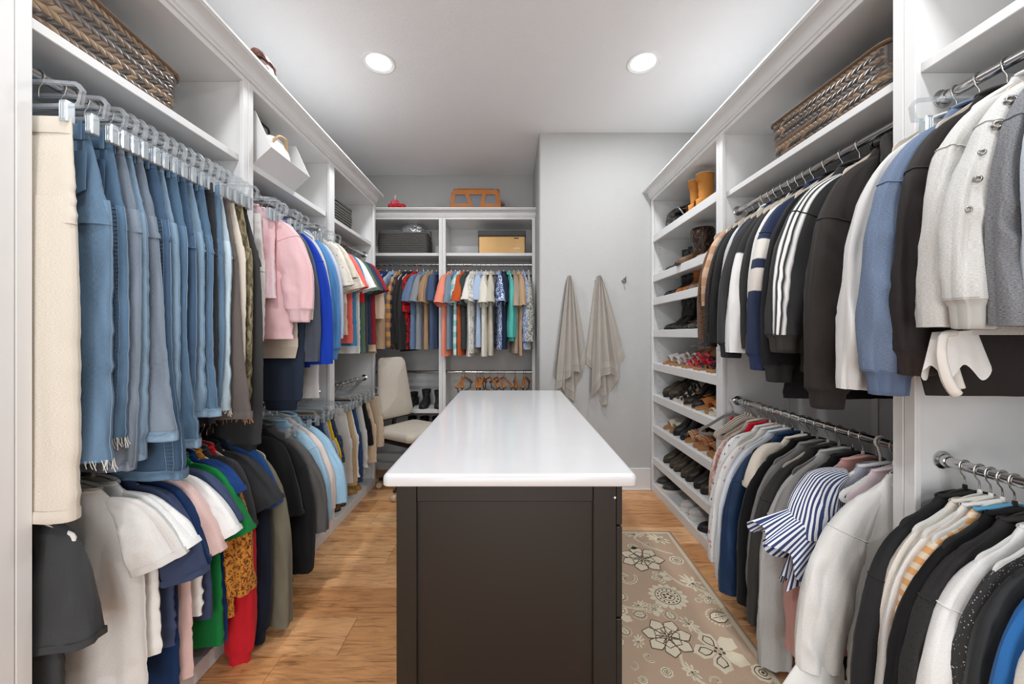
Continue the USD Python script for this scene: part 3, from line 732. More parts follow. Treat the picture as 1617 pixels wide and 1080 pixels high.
pants('jeans', 'faded grey-blue flared jeans with pale hem line', 'faded flared jeans', 'jeans', 1.212, DN['grey'], -1.05, hem=0.135, spread=0.025, hemline=DN['light'], **J)
pants('jeans', 'blue wide-leg jeans with deep stitched hem hanging lowest', 'deep-hemmed jeans', 'jeans', 1.252, DN['dark'], -1.185, hem=0.125, spread=0.02, hemline=DN['mid'], ladder=True, **J)
pants('jeans', 'mid-blue jeans with metal buttons', 'button-front jeans', 'jeans', 1.285, DN['light'], -1.08, hem=0.095, pocket=DN['mid2'], **J)
pants('jeans', 'stonewashed blue jeans', 'stonewashed jeans', 'jeans', 1.322, DN['mid2'], -1.105, hem=0.12, spread=0.012, hemline=DN['light'], **J)
pants('jeans', 'plain blue slim jeans', 'slim blue jeans', 'jeans', 1.358, DN['dark'], -1.02, hem=0.085, hemline=DN['mid'], pocket=DN['mid2'], **J)
pants('jeans', 'blue jeans with whiskered creases', 'whiskered jeans', 'jeans', 1.398, DN['light'], -1.015, hem=0.10, hemline=DN['light'], **J)
pants('jeans', 'soft blue boot-cut jeans with pale bottom hem', 'boot-cut jeans', 'jeans', 1.438, DN['mid2'], -1.02, hem=0.112, spread=0.012, hemline=DN['light'], pocket=DN['dark'], ladder=True, **J)
pants('jeans', 'faded black narrow jeans', 'narrow black jeans', 'jeans', 1.474, DN['black'], -1.06, hem=0.08, w0=0.17, hip=0.18, fine=1.0)
pants('jeans', 'blue jeans partly hidden', 'half-hidden blue jeans', 'jeans', 1.50, DN['mid'], -1.0, hem=0.085, w0=0.18, hip=0.19, fine=1.0)
pants('jeans', 'bleached pale-blue jeans', 'bleached jeans', 'jeans', 1.533, DN['pale'], -1.02, hem=0.092, frayed=fray, seam=thread)
pants('trousers', 'grey-brown corduroy flares with fringed hem', 'grey-brown corduroys', 'trousers', 1.573, fab((112, 104, 100), 'stripe_u', (96, 88, 84), s=220.0), -1.06, hem=0.128, spread=0.025, frayed=simple('brown_fringe', (150, 108, 78), 0.95), hemline=fab((112, 104, 100)))
pants('trousers', 'ivory cotton trousers', 'ivory cotton trousers', 'trousers', 1.615, fab((224, 216, 202)), -0.98, hem=0.085)
pants('trousers', 'olive and tan camouflage trousers', 'camouflage trousers', 'trousers', 1.655, fab((150, 140, 112), 'camo', (112, 104, 78), (84, 76, 58), s=22.0), -1.0, hem=0.09)
pants('cargo_trousers', 'charcoal cargo trousers with side pocket flap', 'charcoal cargo trousers', 'trousers', 1.70, fab((62, 62, 62)), -1.20, hem=0.105, w0=0.15, hip=0.20, knee=0.11, spread=0.0, pocket=fab((56, 56, 56)), rib=fab((54, 54, 54)))

# ================================================================== left, lower rail: short-sleeved tees
r = Row('left', ROD_LO, 'the tee row nearest the camera', 'tees hanging on the lower left rail', 'hangers of the tee row')
def tee(name, desc, short, cat_, D, m, zb, **k):
    hk = k.pop('hk', 'velvet_beige'); yaw = k.pop('yaw', 0.0); off = k.pop('off', 0.0); label = k.pop('label', None)
    o = r.add(name, desc, short, cat_, D, hk, yaw, off, label=label, hoff=off * 0.6, hyaw=yaw)
    if 'hood' in k: k['hood'] = k['hood'] * r.qf
    top(o, m, zb, **k); return o
white_c = fab((238, 238, 235), wr=0.5); greywhite = fab((216, 214, 210), wr=0.7); char = fab((58, 59, 62)); navy = fab((34, 44, 66)); slate = fab((62, 74, 104)); blackc = fab((24, 24, 26)); pinkc = fab((222, 190, 184)); ink = fab((22, 50, 92)); red = fab((206, 34, 46)); green = fab((22, 124, 62)); royal = fab((24, 62, 176))
tee('t_shirt', 'charcoal oversized tee slipping off its white hanger', 'charcoal oversized tee', 't-shirt', 1.005, fab((66, 68, 70), wr=0.4), -0.66, sleeve='short', sl=0.25, splay=-0.52, off=-0.075, yaw=10, hk='tube', slw=1.0, sh=0.175, hw=0.18, fine=1.4, th=0.02, wall_sleeve=False)
tee('t_shirt', 'pale grey-white crumpled cap-sleeve tee facing the camera', 'crumpled grey-white tee', 't-shirt', 1.15, greywhite, -0.74, sleeve='short', sl=0.13, splay=-0.1, yaw=3, amp=0.03, hw=0.205, sh=0.19, fine=1.6, slw=0.95, th=0.016)
tee('t_shirt', 'plain white tee', 'nearer white tee', 't-shirt', 1.205, white_c, -0.62, sleeve='short', sl=0.14, splay=0.05, fine=1.3)
tee('t_shirt', 'slate-navy tee with wide sleeves', 'slate-navy tee', 't-shirt', 1.25, slate, -0.64, sleeve='short', sl=0.22, splay=-0.3, fine=1.2, slw=1.1)
tee('long_shirt', 'dark teal-blue long tunic', 'teal-blue tunic', 'shirt', 1.285, ink, -0.88, sleeve='short', sl=0.20, splay=-0.35, hw=0.20)
tee('t_shirt', 'dusty pink tee on a beige hanger', 'dusty pink tee', 't-shirt', 1.325, pinkc, -0.80, sleeve='short', sl=0.20, splay=-0.2, fine=1.2)
tee('t_shirt', 'white tee with loose sleeves', 'further white tee', 't-shirt', 1.372, white_c, -0.62, sleeve='short', sl=0.18, splay=-0.05)
tee('t_shirt', 'dark navy tee', 'dark navy tee', 't-shirt', 1.41, slate, -0.66, sleeve='short', sl=0.15, splay=-0.1)
tee('t_shirt', 'bright green tee', 'bright green tee', 't-shirt', 1.462, green, -0.80, sleeve='short', sl=0.20, splay=-0.2, fine=1.2, slw=1.1)
tee('sweatshirt', 'blue sweatshirt with pale hem tag', 'blue low-hanging sweatshirt', 'sweatshirt', 1.495, fab((28, 62, 120)), -0.82, sleeve='short', sl=0.06, hw=0.20)
tee('blouse', 'orange and brown mosaic print long blouse', 'orange mosaic blouse', 'blouse', 1.527, fab((216, 146, 62), 'floral', (110, 56, 26), (236, 186, 96), s=60.0), -0.74, sleeve='long', sl=0.50, hk='velvet_white', slw=0.75)
tee('t_shirt', 'black tee with hanging sleeve', 'black loose tee', 't-shirt', 1.56, char, -0.60, sleeve='short', sl=0.20, splay=-0.45, hk='velvet_black')
tee('sweatshirt', 'red velour long-sleeved top', 'red velour top', 'sweatshirt', 1.59, red, -0.70, sleeve='long', sl=0.78, cuff=red, slw=0.85, hk='velvet_beige', sh=0.17, splay=-0.035)
tee('t_shirt', 'washed black tee with wide short sleeve', 'washed black tee', 't-shirt', 1.622, fab((48, 49, 51)), -0.62, sleeve='short', sl=0.18, splay=0.0, fine=1.2, hk='velvet_beige')
tee('sweatshirt', 'midnight navy long-sleeved pullover', 'midnight navy pullover', 'sweatshirt', 1.655, fab((20, 26, 42)), -0.84, sleeve='long', sl=0.74, cuff=fab((20, 26, 42)), hk='velvet_black', splay=-0.03)
tee('t_shirt', 'deep blue tee', 'deep blue tee', 't-shirt', 1.69, fab((34, 72, 128)), -0.66, sleeve='short', sl=0.18, splay=-0.35, hk='velvet_black')
tee('long_shirt', 'olive-grey long-sleeved cardigan', 'olive-grey cardigan', 'cardigan', 1.73, fab((118, 114, 98)), -0.80, sleeve='long', sl=0.78, slw=0.8, hk='velvet_beige', splay=0.01, off=0.03)

# ================================================================== left, middle bay, upper rail: sweatshirts
r = Row('left', ROD_HI, 'the pink sweatshirt row', 'tops on the middle upper left rail', 'hangers of the pink sweatshirt row')
o = pants('trousers', 'off-white clipped trousers with seam across the thigh', 'off-white clipped trousers', 'trousers', 1.845, fab((226, 224, 220)), -0.75, w0=0.12, hip=0.13, knee=0.06, hem=0.06)
tee('blouse', 'pink cropped denim jacket with raw edge', 'pink cropped jacket', 'jacket', 1.878, fab((236, 178, 182), 'denim'), -0.54, sleeve=None, hk='clip', sh=0.16, hw=0.16, placket=True)
tee('sweatshirt', 'pale pink oversized sweatshirt with dropped shoulder', 'pale pink sweatshirt', 'sweatshirt', 1.925, fab((236, 196, 200), wr=0.5), -0.74, sleeve='long', sl=0.45, splay=0.02, slw=1.05, cuff=fab((236, 200, 204)), hk='clip', fine=1.3, th=0.022, rib=None)
tee('sweatshirt', 'oatmeal ribbed-hem sweatshirt', 'oatmeal sweatshirt', 'sweatshirt', 1.985, fab((206, 194, 178), 'heather'), -0.78, sleeve='long', sl=0.50, hk='velvet_white', rib=fab((200, 188, 172)), slw=0.9)
pants('joggers', 'navy jogger bottoms with ribbed ankle', 'navy joggers', 'trousers', 2.02, fab((40, 50, 66)), -1.06, rib=fab((36, 46, 62)), w0=0.17, hip=0.22, knee=0.11, hem=0.11, th=0.022)
tee('sweatshirt', 'steel grey sweatshirt', 'steel grey sweatshirt', 'sweatshirt', 2.06, fab((84, 90, 102)), -0.85, sleeve='long', sl=0.72, hk='clip', slw=0.85)
tee('sweatshirt', 'royal blue sweatshirt with ribbed hem', 'royal blue sweatshirt', 'sweatshirt', 2.125, royal, -0.84, sleeve='long', sl=0.74, splay=0.03, rib=royal, hk='clip', fine=1.2, th=0.022)
tee('sweatshirt', 'white long cardigan with speckled hem', 'white long cardigan', 'cardigan', 2.20, fab((230, 228, 226), 'heather', (200, 198, 196)), -1.08, sleeve='long', sl=0.62, hk='tube', slw=0.8)
tee('sweatshirt', 'sky blue long-sleeved sweatshirt with ribbed cuff', 'sky blue sweatshirt', 'sweatshirt', 2.275, fab((84, 140, 196)), -0.80, sleeve='long', sl=0.66, cuff=fab((84, 140, 196)), hk='clip', th=0.02)
tee('shirt', 'pale lavender-blue shirt', 'lavender-blue shirt', 'shirt', 2.345, fab((196, 208, 232)), -0.82, sleeve='long', sl=0.60, hk='clip', slw=0.85, collar='shirt')
tee('blouse', 'cream blouse with embroidered speckles', 'cream embroidered blouse', 'blouse', 2.45, fab((232, 226, 212), 'dots', (190, 170, 150), s=45.0), -0.62, sleeve='short', sl=0.22, splay=-0.3, hk='clip')
tee('shirt', 'ivory linen top with long body', 'ivory linen top', 'shirt', 2.525, fab((226, 216, 200)), -0.80, sleeve='short', sl=0.16, splay=-0.3, hk='clip', hw=0.19)

# ================================================================== left, middle bay, lower rail
r = Row('left', ROD_LO, 'the black sweater row', 'clothes on the middle lower left rail', 'hangers of the black sweater row')
tee('t_shirt', 'black oversized long tee', 'black oversized tee', 't-shirt', 1.86, blackc, -0.62, sleeve='short', sl=0.3, splay=-0.45, hk='velvet_black', slw=1.1)
tee('sweater', 'black long-sleeved sweater', 'black sweater', 'sweater', 1.93, blackc, -0.86, sleeve='long', sl=0.66, splay=0.02, hk='velvet_black', slw=1.15, fine=1.2, th=0.022)
tee('sweater', 'dark grey knitted sweater', 'dark grey sweater', 'sweater', 2.00, fab((92, 90, 88), 'heather'), -0.70, sleeve='long', sl=0.50, splay=0.06, hk='clip', slw=1.1)
pants('jeans', 'long pale-blue jeans reaching to the base board', 'long pale-blue jeans', 'jeans', 2.05, DN['sky'], -0.86, w0=0.16, hip=0.2, hem=0.09, knee=0.085, frayed=fray)
tee('sweatshirt', 'light blue sweatshirt with seamed shoulder', 'seamed light blue sweatshirt', 'sweatshirt', 2.105, fab((168, 204, 226)), -0.62, sleeve='long', sl=0.50, splay=0.03, hk='velvet_white', fine=1.2, th=0.021)
tee('sweatshirt', 'pale peach sweatshirt', 'pale peach sweatshirt', 'sweatshirt', 2.15, fab((232, 214, 204)), -0.62, sleeve='long', sl=0.46, cuff=fab((230, 216, 206)), splay=0.03, hk='tube')
tee('sweatshirt', 'light blue sweatshirt with wide cropped sleeve', 'wide-sleeved light blue sweatshirt', 'sweatshirt', 2.21, fab((164, 204, 228)), -0.62, sleeve='long', sl=0.44, splay=0.07, hk='clip', slw=1.1, fine=1.1)
SH = dict(crotch=0.2, knee=0.115, hem=0.12, frayed=fray)
pants('shorts', 'dark distressed denim shorts', 'dark distressed shorts', 'shorts', 2.30, DN['black'], -0.50, **SH)
pants('shorts', 'blue denim shorts with turned-up cuffs', 'turned-up denim shorts', 'shorts', 2.37, DN['indigo'], -0.50, crotch=0.2, knee=0.115, hem=0.12, hemline=DN['pale'])
pants('shorts', 'blue and white striped shorts', 'striped shorts', 'shorts', 2.43, fab((232, 232, 232), 'stripe_u', (92, 110, 150), s=60.0), -0.44, crotch=0.2, knee=0.11, hem=0.115)
pants('shorts', 'yellow shorts', 'yellow shorts', 'shorts', 2.475, fab((232, 190, 40)), -0.50, crotch=0.2, knee=0.11, hem=0.115)
pants('shorts', 'dark blue floral shorts', 'dark floral shorts', 'shorts', 2.53, fab((52, 66, 92), 'dots', (150, 158, 170), s=60.0), -0.46, crotch=0.2, knee=0.11, hem=0.115)

# ================================================================== left, far bay, upper rail: polo shirts
r = Row('left', ROD_HI, 'the polo shirt row', 'short-sleeved shirts on the far upper left rail', 'hangers of the polo shirt row')
tee('shirt', 'cream and beige colour-blocked short-sleeved shirt', 'colour-blocked beige shirt', 'shirt', 2.70, fab((228, 216, 198), 'bands_v', bands=[(0, 0.3, (228, 216, 198)), (0.3, 0.42, (238, 230, 216)), (0.42, 0.9, (212, 188, 168))]), -0.72, sleeve='short', sl=0.22, splay=-0.2, off=-0.05, hk='velvet_white', collar='shirt', fine=1.2)
tee('polo_shirt', 'coral polo shirt', 'coral polo shirt', 'shirt', 2.79, fab((244, 116, 108)), -0.78, sleeve='short', sl=0.20, splay=-0.25, off=-0.045, hk='velvet_white', collar='shirt')
tee('polo_shirt', 'turquoise-blue polo shirt with long tail', 'turquoise polo shirt', 'shirt', 2.85, fab((70, 140, 182)), -0.80, sleeve='short', sl=0.18, splay=-0.4, off=-0.045, hk='velvet_white', collar='shirt')
tee('polo_shirt', 'white polo shirt', 'white polo shirt', 'shirt', 2.915, white_c, -0.86, sleeve='short', sl=0.20, splay=-0.15, off=-0.045, hk='velvet_white', collar='shirt')
tee('polo_shirt', 'red polo shirt mostly hidden', 'hidden red polo shirt', 'shirt', 2.965, red, -0.76, sleeve='short', sl=0.26, splay=-0.6, off=-0.07, hk='velvet_white', collar='shirt')
tee('polo_shirt', 'sage green polo shirt', 'sage green polo shirt', 'shirt', 3.02, fab((96, 122, 104)), -0.86, sleeve='short', sl=0.20, splay=-0.2, off=-0.045, hk='velvet_white', collar='shirt')
tee('polo_shirt', 'charcoal polo shirt', 'charcoal polo shirt', 'shirt', 3.08, fab((70, 74, 80)), -0.86, sleeve='short', sl=0.20, splay=-0.2, off=-0.045, hk='velvet_white', collar='shirt')
tee('polo_shirt', 'navy polo shirt', 'navy polo shirt', 'shirt', 3.15, fab((48, 60, 92)), -0.80, sleeve='short', sl=0.18, splay=-0.2, off=-0.045, hk='velvet_white', collar='shirt')
tee('polo_shirt', 'maroon polo shirt', 'maroon polo shirt', 'shirt', 3.21, fab((150, 46, 56)), -0.80, sleeve='short', sl=0.18, splay=-0.2, off=-0.03, hk='velvet_white', collar='shirt')
tee('polo_shirt', 'cream long-sleeved polo shirt', 'cream long-sleeved polo shirt', 'shirt', 3.29, fab((232, 208, 182)), -0.86, sleeve='long', sl=0.44, off=-0.06, hk='velvet_white', collar='shirt', slw=0.8)
tee('sweater', 'tan pullover', 'tan pullover', 'sweater', 3.35, fab((180, 152, 124)), -0.88, sleeve='long', sl=0.7, off=-0.07, hk='velvet_white', slw=0.8)

# ================================================================== left, far bay, lower rail: trousers
r = Row('left', ROD_LO, 'the trouser row beside the chair', 'trousers and shorts on the far lower left rail', 'clip hangers on the far lower left rail')
pants('trousers', 'pale grey trousers with printed ankles', 'printed pale grey trousers', 'trousers', 2.70, fab((206, 202, 196), 'bands_v', bands=[(0, 0.62, (206, 202, 196)), (0.62, 0.68, (150, 150, 156)), (0.68, 0.74, (216, 214, 210)), (0.74, 1.4, (166, 166, 172))]), -0.66)
pants('trousers', 'tan chino trousers', 'tan chinos', 'trousers', 2.76, fab((186, 160, 122)), -0.70)
pants('trousers', 'ivory twill trousers', 'ivory twill trousers', 'trousers', 2.81, fab((224, 214, 198)), -0.66)
pants('trousers', 'navy satin trousers', 'navy satin trousers', 'trousers', 2.87, fab((34, 62, 104), rough=0.5), -0.72)
pants('joggers', 'pale grey jersey joggers with elastic ankle', 'pale grey joggers', 'trousers', 2.97, fab((196, 194, 190), 'heather'), -0.64, rib=fab((190, 188, 184)))
pants('shorts', 'black tailored shorts', 'black tailored shorts', 'shorts', 3.06, blackc, -0.50, crotch=0.2, knee=0.115, hem=0.12)
pants('trousers', 'beige cargo trousers with drawstring', 'beige cargo trousers', 'trousers', 3.14, fab((206, 180, 150)), -0.66, pocket=fab((198, 172, 142)), hip=0.22)
pants('shorts', 'tan buttoned corduroy shorts', 'tan corduroy shorts', 'shorts', 3.24, fab((196, 176, 152), 'stripe_u', (180, 160, 136), s=120.0), -0.56, crotch=0.22, knee=0.12, hem=0.125, pocket=fab((190, 170, 146)), w0=0.2, hip=0.23)

# ================================================================== back, left bay
r = Row('back', ROD_HI, 'the back left shirt row', 'shirts on the back left rail', 'hangers on the back left rail')
def bk(name, desc, short, D, m, zb=-0.86, **k):
    k.setdefault('th', 0.025); k.setdefault('amp', 0.014); k['yaw'] = k.get('yaw', 0) + random.Random(short).uniform(-5, 5) + (-9 if D < -0.3 else -2)
    return tee(name, desc, short, k.pop('cat_', 'shirt'), D, m, zb, hk=k.pop('hk', 'velvet_white'), collar=k.pop('collar', 'shirt'), **k)
bk('shirt', 'cobalt blue long-sleeved shirt', 'cobalt blue shirt', -1.33, fab((34, 70, 160)), sleeve='long', sl=0.6, slw=0.8, hk='wood')
bk('shirt', 'indigo shirt', 'indigo shirt', -1.275, fab((44, 62, 108)), sleeve='long', sl=0.6, slw=0.8)
bk('shirt', 'pale blue oxford shirt', 'pale blue oxford shirt', -1.215, fab((150, 176, 206)), sleeve='long', sl=0.62, slw=0.85)
bk('shirt', 'orange and navy plaid flannel shirt', 'plaid flannel shirt', -1.145, fab((206, 150, 84), 'plaid', (44, 58, 100), (44, 58, 100), s=11.5), sleeve='long', sl=0.70, slw=1.05, fine=1.2)
bk('jacket', 'black quilted jacket', 'black quilted jacket', -1.085, fab((44, 44, 44)), sleeve='long', sl=0.66, slw=0.95, cat_='jacket')
bk('jacket', 'black soft-shell jacket with long sleeve', 'black soft-shell jacket', -1.03, fab((38, 38, 38), rough=0.6), zb=-0.88, sleeve='long', sl=0.72, slw=1.0, cat_='jacket')
bk('shirt', 'red, black and white floral short-sleeved shirt', 'red floral shirt', -0.965, fab((200, 28, 36), 'floral', (24, 20, 22), (232, 222, 216), s=22.0), sleeve='short', sl=0.30, splay=-0.45, yaw=-12)
bk('polo_shirt', 'slate blue polo shirt', 'slate blue polo shirt', -0.90, fab((104, 126, 158)), sleeve='short', sl=0.22, splay=-0.3, yaw=-10)
bk('polo_shirt', 'mid grey polo shirt', 'mid grey polo shirt', -0.855, fab((142, 146, 152)), sleeve='short', sl=0.22, splay=-0.3, yaw=-8)
bk('polo_shirt', 'camel polo shirt', 'camel polo shirt', -0.81, fab((172, 138, 106)), sleeve='short', sl=0.22, splay=-0.35, yaw=-4)
bk('polo_shirt', 'navy-blue heathered polo shirt', 'navy heathered polo shirt', -0.765, fab((72, 92, 124), 'heather'), sleeve='short', sl=0.20, splay=-0.4)
r = Row('back', ROD_HI, 'the back right shirt row', 'shirts on the back right rail', 'hangers on the back right rail')
bk('polo_shirt', 'salmon pink polo shirt', 'salmon polo shirt', -0.615, fab((246, 150, 126)), zb=-0.93, sleeve='short', sl=0.24, splay=-0.25, yaw=-10, fine=1.2)
bk('shirt', 'steel blue shirt', 'steel blue shirt', -0.572, fab((130, 148, 164)), sleeve='short', sl=0.22, splay=-0.4)
bk('shirt', 'mint and white striped shirt', 'mint striped shirt', -0.528, fab((214, 236, 236), 'stripe_v', (150, 208, 210), s=9.0), zb=-0.92, sleeve='short', sl=0.22, splay=-0.4)
bk('polo_shirt', 'rust orange polo shirt', 'rust polo shirt', -0.487, fab((196, 88, 44)), zb=-0.92, sleeve='short', sl=0.22, splay=-0.3)
bk('polo_shirt', 'dark bottle-green polo shirt', 'bottle-green polo shirt', -0.445, fab((58, 68, 68)), sleeve='short', sl=0.24, splay=-0.4)
bk('shirt', 'white linen short-sleeved shirt', 'white linen shirt', -0.395, fab((236, 234, 226)), zb=-0.93, sleeve='short', sl=0.22, splay=-0.2, fine=1.2)
bk('shirt', 'white shirt with pale leaf print', 'leaf-print shirt', -0.352, fab((228, 226, 218), 'floral', (176, 172, 164), (150, 152, 150), s=34.0), zb=-0.90, sleeve='short', sl=0.22, splay=-0.3)
bk('shirt', 'pale blue washed shirt', 'washed pale blue shirt', -0.305, fab((178, 196, 222)), zb=-0.84, sleeve='short', sl=0.20, splay=-0.35)
bk('shirt', 'ivory short-sleeved shirt with hem pocket', 'ivory short-sleeved shirt', -0.258, fab((228, 224, 210)), zb=-0.93, sleeve='short', sl=0.24, splay=-0.25, fine=1.2)
bk('shirt', 'stone beige shirt', 'stone beige shirt', -0.205, fab((206, 198, 182)), zb=-0.92, sleeve='short', sl=0.22, splay=-0.35)
bk('shirt', 'navy and white leaf-print shirt with flared sleeve', 'navy leaf-print shirt', -0.125, fab((76, 100, 156), 'floral', (222, 230, 242), (222, 230, 242), s=36.0), zb=-0.86, sleeve='short', sl=0.24, splay=-0.2, yaw=6, slw=1.1, fine=1.2)
bk('shirt', 'navy shirt in shadow', 'shadowed navy shirt', -0.075, navy, sleeve='short', sl=0.2, splay=-0.5)
bk('sweater', 'turquoise long-sleeved shirt', 'turquoise long-sleeved shirt', -0.02, fab((92, 196, 184)), zb=-0.78, sleeve='long', sl=0.60, splay=-0.03, yaw=8)
bk('shirt', 'taupe shirt', 'taupe shirt', 0.03, fab((178, 160, 142)), zb=-0.90, sleeve='short', sl=0.26, splay=-0.35, yaw=8)
bk('shirt', 'sand-coloured draped shirt', 'sand draped shirt', 0.075, fab((208, 176, 140)), zb=-0.92, sleeve='short', sl=0.26, splay=-0.3, yaw=8)
bk('shirt', 'blue paisley long-sleeved shirt', 'blue paisley shirt', 0.125, fab((132, 154, 202), 'floral', (220, 226, 240), (80, 100, 160), s=42.0), zb=-0.86, sleeve='long', sl=0.64, yaw=6, slw=0.85)
bk('shirt', 'grey and white feather-print shirt', 'feather-print shirt', 0.18, fab((206, 206, 196), 'floral', (132, 136, 130), (100, 104, 100), s=36.0), zb=-0.86, sleeve='long', sl=0.64, yaw=4, slw=0.9)
# empty wooden hangers on the back lower rail
wl = ['wooden hanger at the left end of the back lower rail', 'second wooden hanger from the left, leaning on the leftmost']
for i, x in enumerate([-0.505, -0.478, -0.352, -0.318, -0.287, -0.218, -0.143, -0.072, 0.043, 0.127, 0.153]):
    ordn = ['first', 'second', 'third', 'fourth', 'fifth', 'sixth', 'seventh', 'eighth', 'ninth', 'tenth', 'last'][i]
    hanger('wood', 'empty wooden hanger, %s from the left above the island' % ordn, (x, Y_BACKFACE + ROD_T, ROD_LO), -90 + [8, -14, 5, 2, -4, 26, 22, 24, 2, -3, -12][i], 'empty wooden hangers on the back lower rail')

# ================================================================== right, middle bay, upper rail: hooded tops (far to near is the reading order of the labels)
r = Row('right', ROD_HI, 'the hooded top row', 'sweatshirts on the middle upper right rail', 'hangers of the sweatshirt row')
blk = fab((46, 46, 47)); blk2 = fab((52, 51, 51)); hnavy = (44, 54, 80)
tee('sweatshirt', 'dark brown-black hooded sweatshirt with ribbed cuff', 'brown-black hooded sweatshirt', 'sweatshirt', 1.30, fab((48, 44, 42), wr=0.5), -0.80, sleeve='long', sl=0.76, splay=0.02, cuff=fab((46, 42, 40)), collar='hood', hood=1, slw=1.12, th=0.024, fine=1.5, sly=0.012)
tee('track_top', 'charcoal sweatshirt with three white stripes down the sleeve', 'three-striped sweatshirt', 'sweatshirt', 1.445, blk, -0.86, sleeve='long', sl=0.58, splay=0.05, cuff=fab((58, 55, 53)), slmat=fab((52, 52, 53), 'bands_u', bands=[(0, 0.012, (52, 52, 53)), (0.012, 0.024, (238, 238, 236)), (0.024, 0.034, (52, 52, 53)), (0.034, 0.046, (238, 238, 236)), (0.046, 0.056, (52, 52, 53)), (0.056, 0.068, (238, 238, 236)), (0.068, 1.0, (52, 52, 53))]), slw=1.1, th=0.024, fine=1.4, sly=0.012)
tee('sweatshirt', 'black sweatshirt with long hem', 'black long-hemmed sweatshirt', 'sweatshirt', 1.52, blackc, -0.97, sleeve='long', sl=0.70, splay=0.02, cuff=blk, hw=0.225)
tee('sweatshirt', 'navy sweatshirt with two white sleeve blocks', 'white-blocked navy sweatshirt', 'sweatshirt', 1.60, fab(hnavy), -0.80, sleeve='long', sl=0.66, splay=0.03, cuff=fab((44, 58, 92)), slmat=fab(hnavy, 'bands_v', bands=[(0, 0.255, hnavy), (0.255, 0.335, (230, 226, 218)), (0.335, 0.375, hnavy), (0.375, 0.465, (228, 220, 212)), (0.465, 1.0, hnavy)]), fine=1.3, th=0.022)
tee('track_top', 'white-sleeved black track top', 'white-sleeved track top', 'jacket', 1.665, blk, -0.72, sleeve='long', sl=0.62, splay=-0.01, slmat=white_c, slw=0.85)
tee('track_top', 'black track top with white V stripe', 'V-striped black track top', 'jacket', 1.71, fab((50, 50, 50), 'bands_u', bands=[(0, 0.05, (50, 50, 50)), (0.05, 0.075, (236, 236, 234)), (0.075, 1.0, (50, 50, 50))]), -0.72, sleeve='long', sl=0.64, splay=0.0, slw=0.85)
tee('sweatshirt', 'black sweatshirt with square white sleeve panel', 'white-panelled black sweatshirt', 'sweatshirt', 1.755, blk, -0.74, sleeve='long', sl=0.66, splay=0.04, slmat=fab((50, 50, 50), 'bands_v', bands=[(0, 0.28, (50, 50, 50)), (0.28, 1.0, (236, 236, 234))]), slw=0.85)
tee('sweatshirt', 'faded black sweatshirt', 'faded black sweatshirt', 'sweatshirt', 1.80, fab((60, 60, 60)), -0.74, sleeve='long', sl=0.62, splay=0.05, cuff=blk)
tee('sweatshirt', 'dark navy quarter-zip', 'dark navy quarter-zip', 'sweatshirt', 1.85, fab((44, 50, 76)), -0.74, sleeve='long', sl=0.5, splay=0.0, slw=0.85)
tee('sweatshirt', 'pale grey sweatshirt', 'pale grey sweatshirt', 'sweatshirt', 1.90, fab((206, 208, 206), 'heather'), -0.76, sleeve='long', sl=0.66, splay=0.0, slw=0.8)
tee('jacket', 'thin black jacket', 'thin black jacket', 'jacket', 1.945, fab((40, 40, 41)), -0.74, sleeve='long', sl=0.62, splay=0.02, slw=0.9)
tee('blouse', 'black lace blouse', 'black lace blouse', 'blouse', 1.995, fab((38, 34, 32), 'dots', (110, 100, 92), s=120.0), -0.76, sleeve='long', sl=0.64, splay=0.02, slw=0.8)
tee('cardigan', 'cream dotted cardigan', 'cream dotted cardigan', 'cardigan', 2.045, fab((236, 228, 210), 'dots', (150, 140, 120), s=70.0), -0.74, sleeve='long', sl=0.58, splay=0.0, off=-0.03, slw=0.85, hk='tube')
tee('shirt', 'orange and blue-grey plaid shirt', 'orange-blue plaid shirt', 'shirt', 2.10, fab((196, 150, 116), 'plaid', (110, 116, 128), (226, 204, 180), s=12.0), -0.62, sleeve='long', sl=0.42, splay=0.0, off=-0.03, collar='shirt')
tee('blouse', 'brown print blouse at the end of the rail', 'brown print blouse', 'blouse', 2.16, fab((110, 84, 66), 'dots', (30, 26, 24), s=50.0), -0.76, sleeve='long', sl=0.6, splay=0.0, off=-0.03, slw=0.9)

# ================================================================== right, middle bay, lower rail
r = Row('right', ROD_LO, 'the striped blouse row', 'clothes on the middle lower right rail', 'hangers of the striped blouse row')
wsh = fab((232, 231, 227), wr=0.6)
o = tee('shirt', 'white button shirt with folded-back cuffs', 'white button shirt', 'shirt', 1.262, wsh, -0.95, sleeve='long', sl=0.57, splay=0.075, collar='shirt', hk='velvet_white', fine=1.6, slw=1.1, th=0.022, amp=0.012, cuff=None)
WHITE_SHIRT = o
for k in range(5): part(o, 'button', moved(lathe([(0, 0.0016), (0.004, 0.0018), (0.0055, 0.0008), (0.0055, 0)], 10), (-0.10 + 0.0, 0.036, -0.2 - 0.12 * k), rx=-math.pi / 2), velvet['white'])
tee('blouse', 'pink lilac blouse on a white hanger', 'lilac blouse', 'blouse', 1.315, fab((222, 204, 208)), -0.60, sleeve=None, hk='velvet_white', hw=0.17, sh=0.17)
nst = fab((236, 238, 242), 'stripe_u', (58, 70, 112), s=88.0, wr=0.5)
o = tee('blouse', 'navy and white striped blouse with ruffled sleeves', 'striped ruffle blouse', 'blouse', 1.365, nst, -0.64, sleeve=None, hk='tube', fine=1.4, th=0.024)
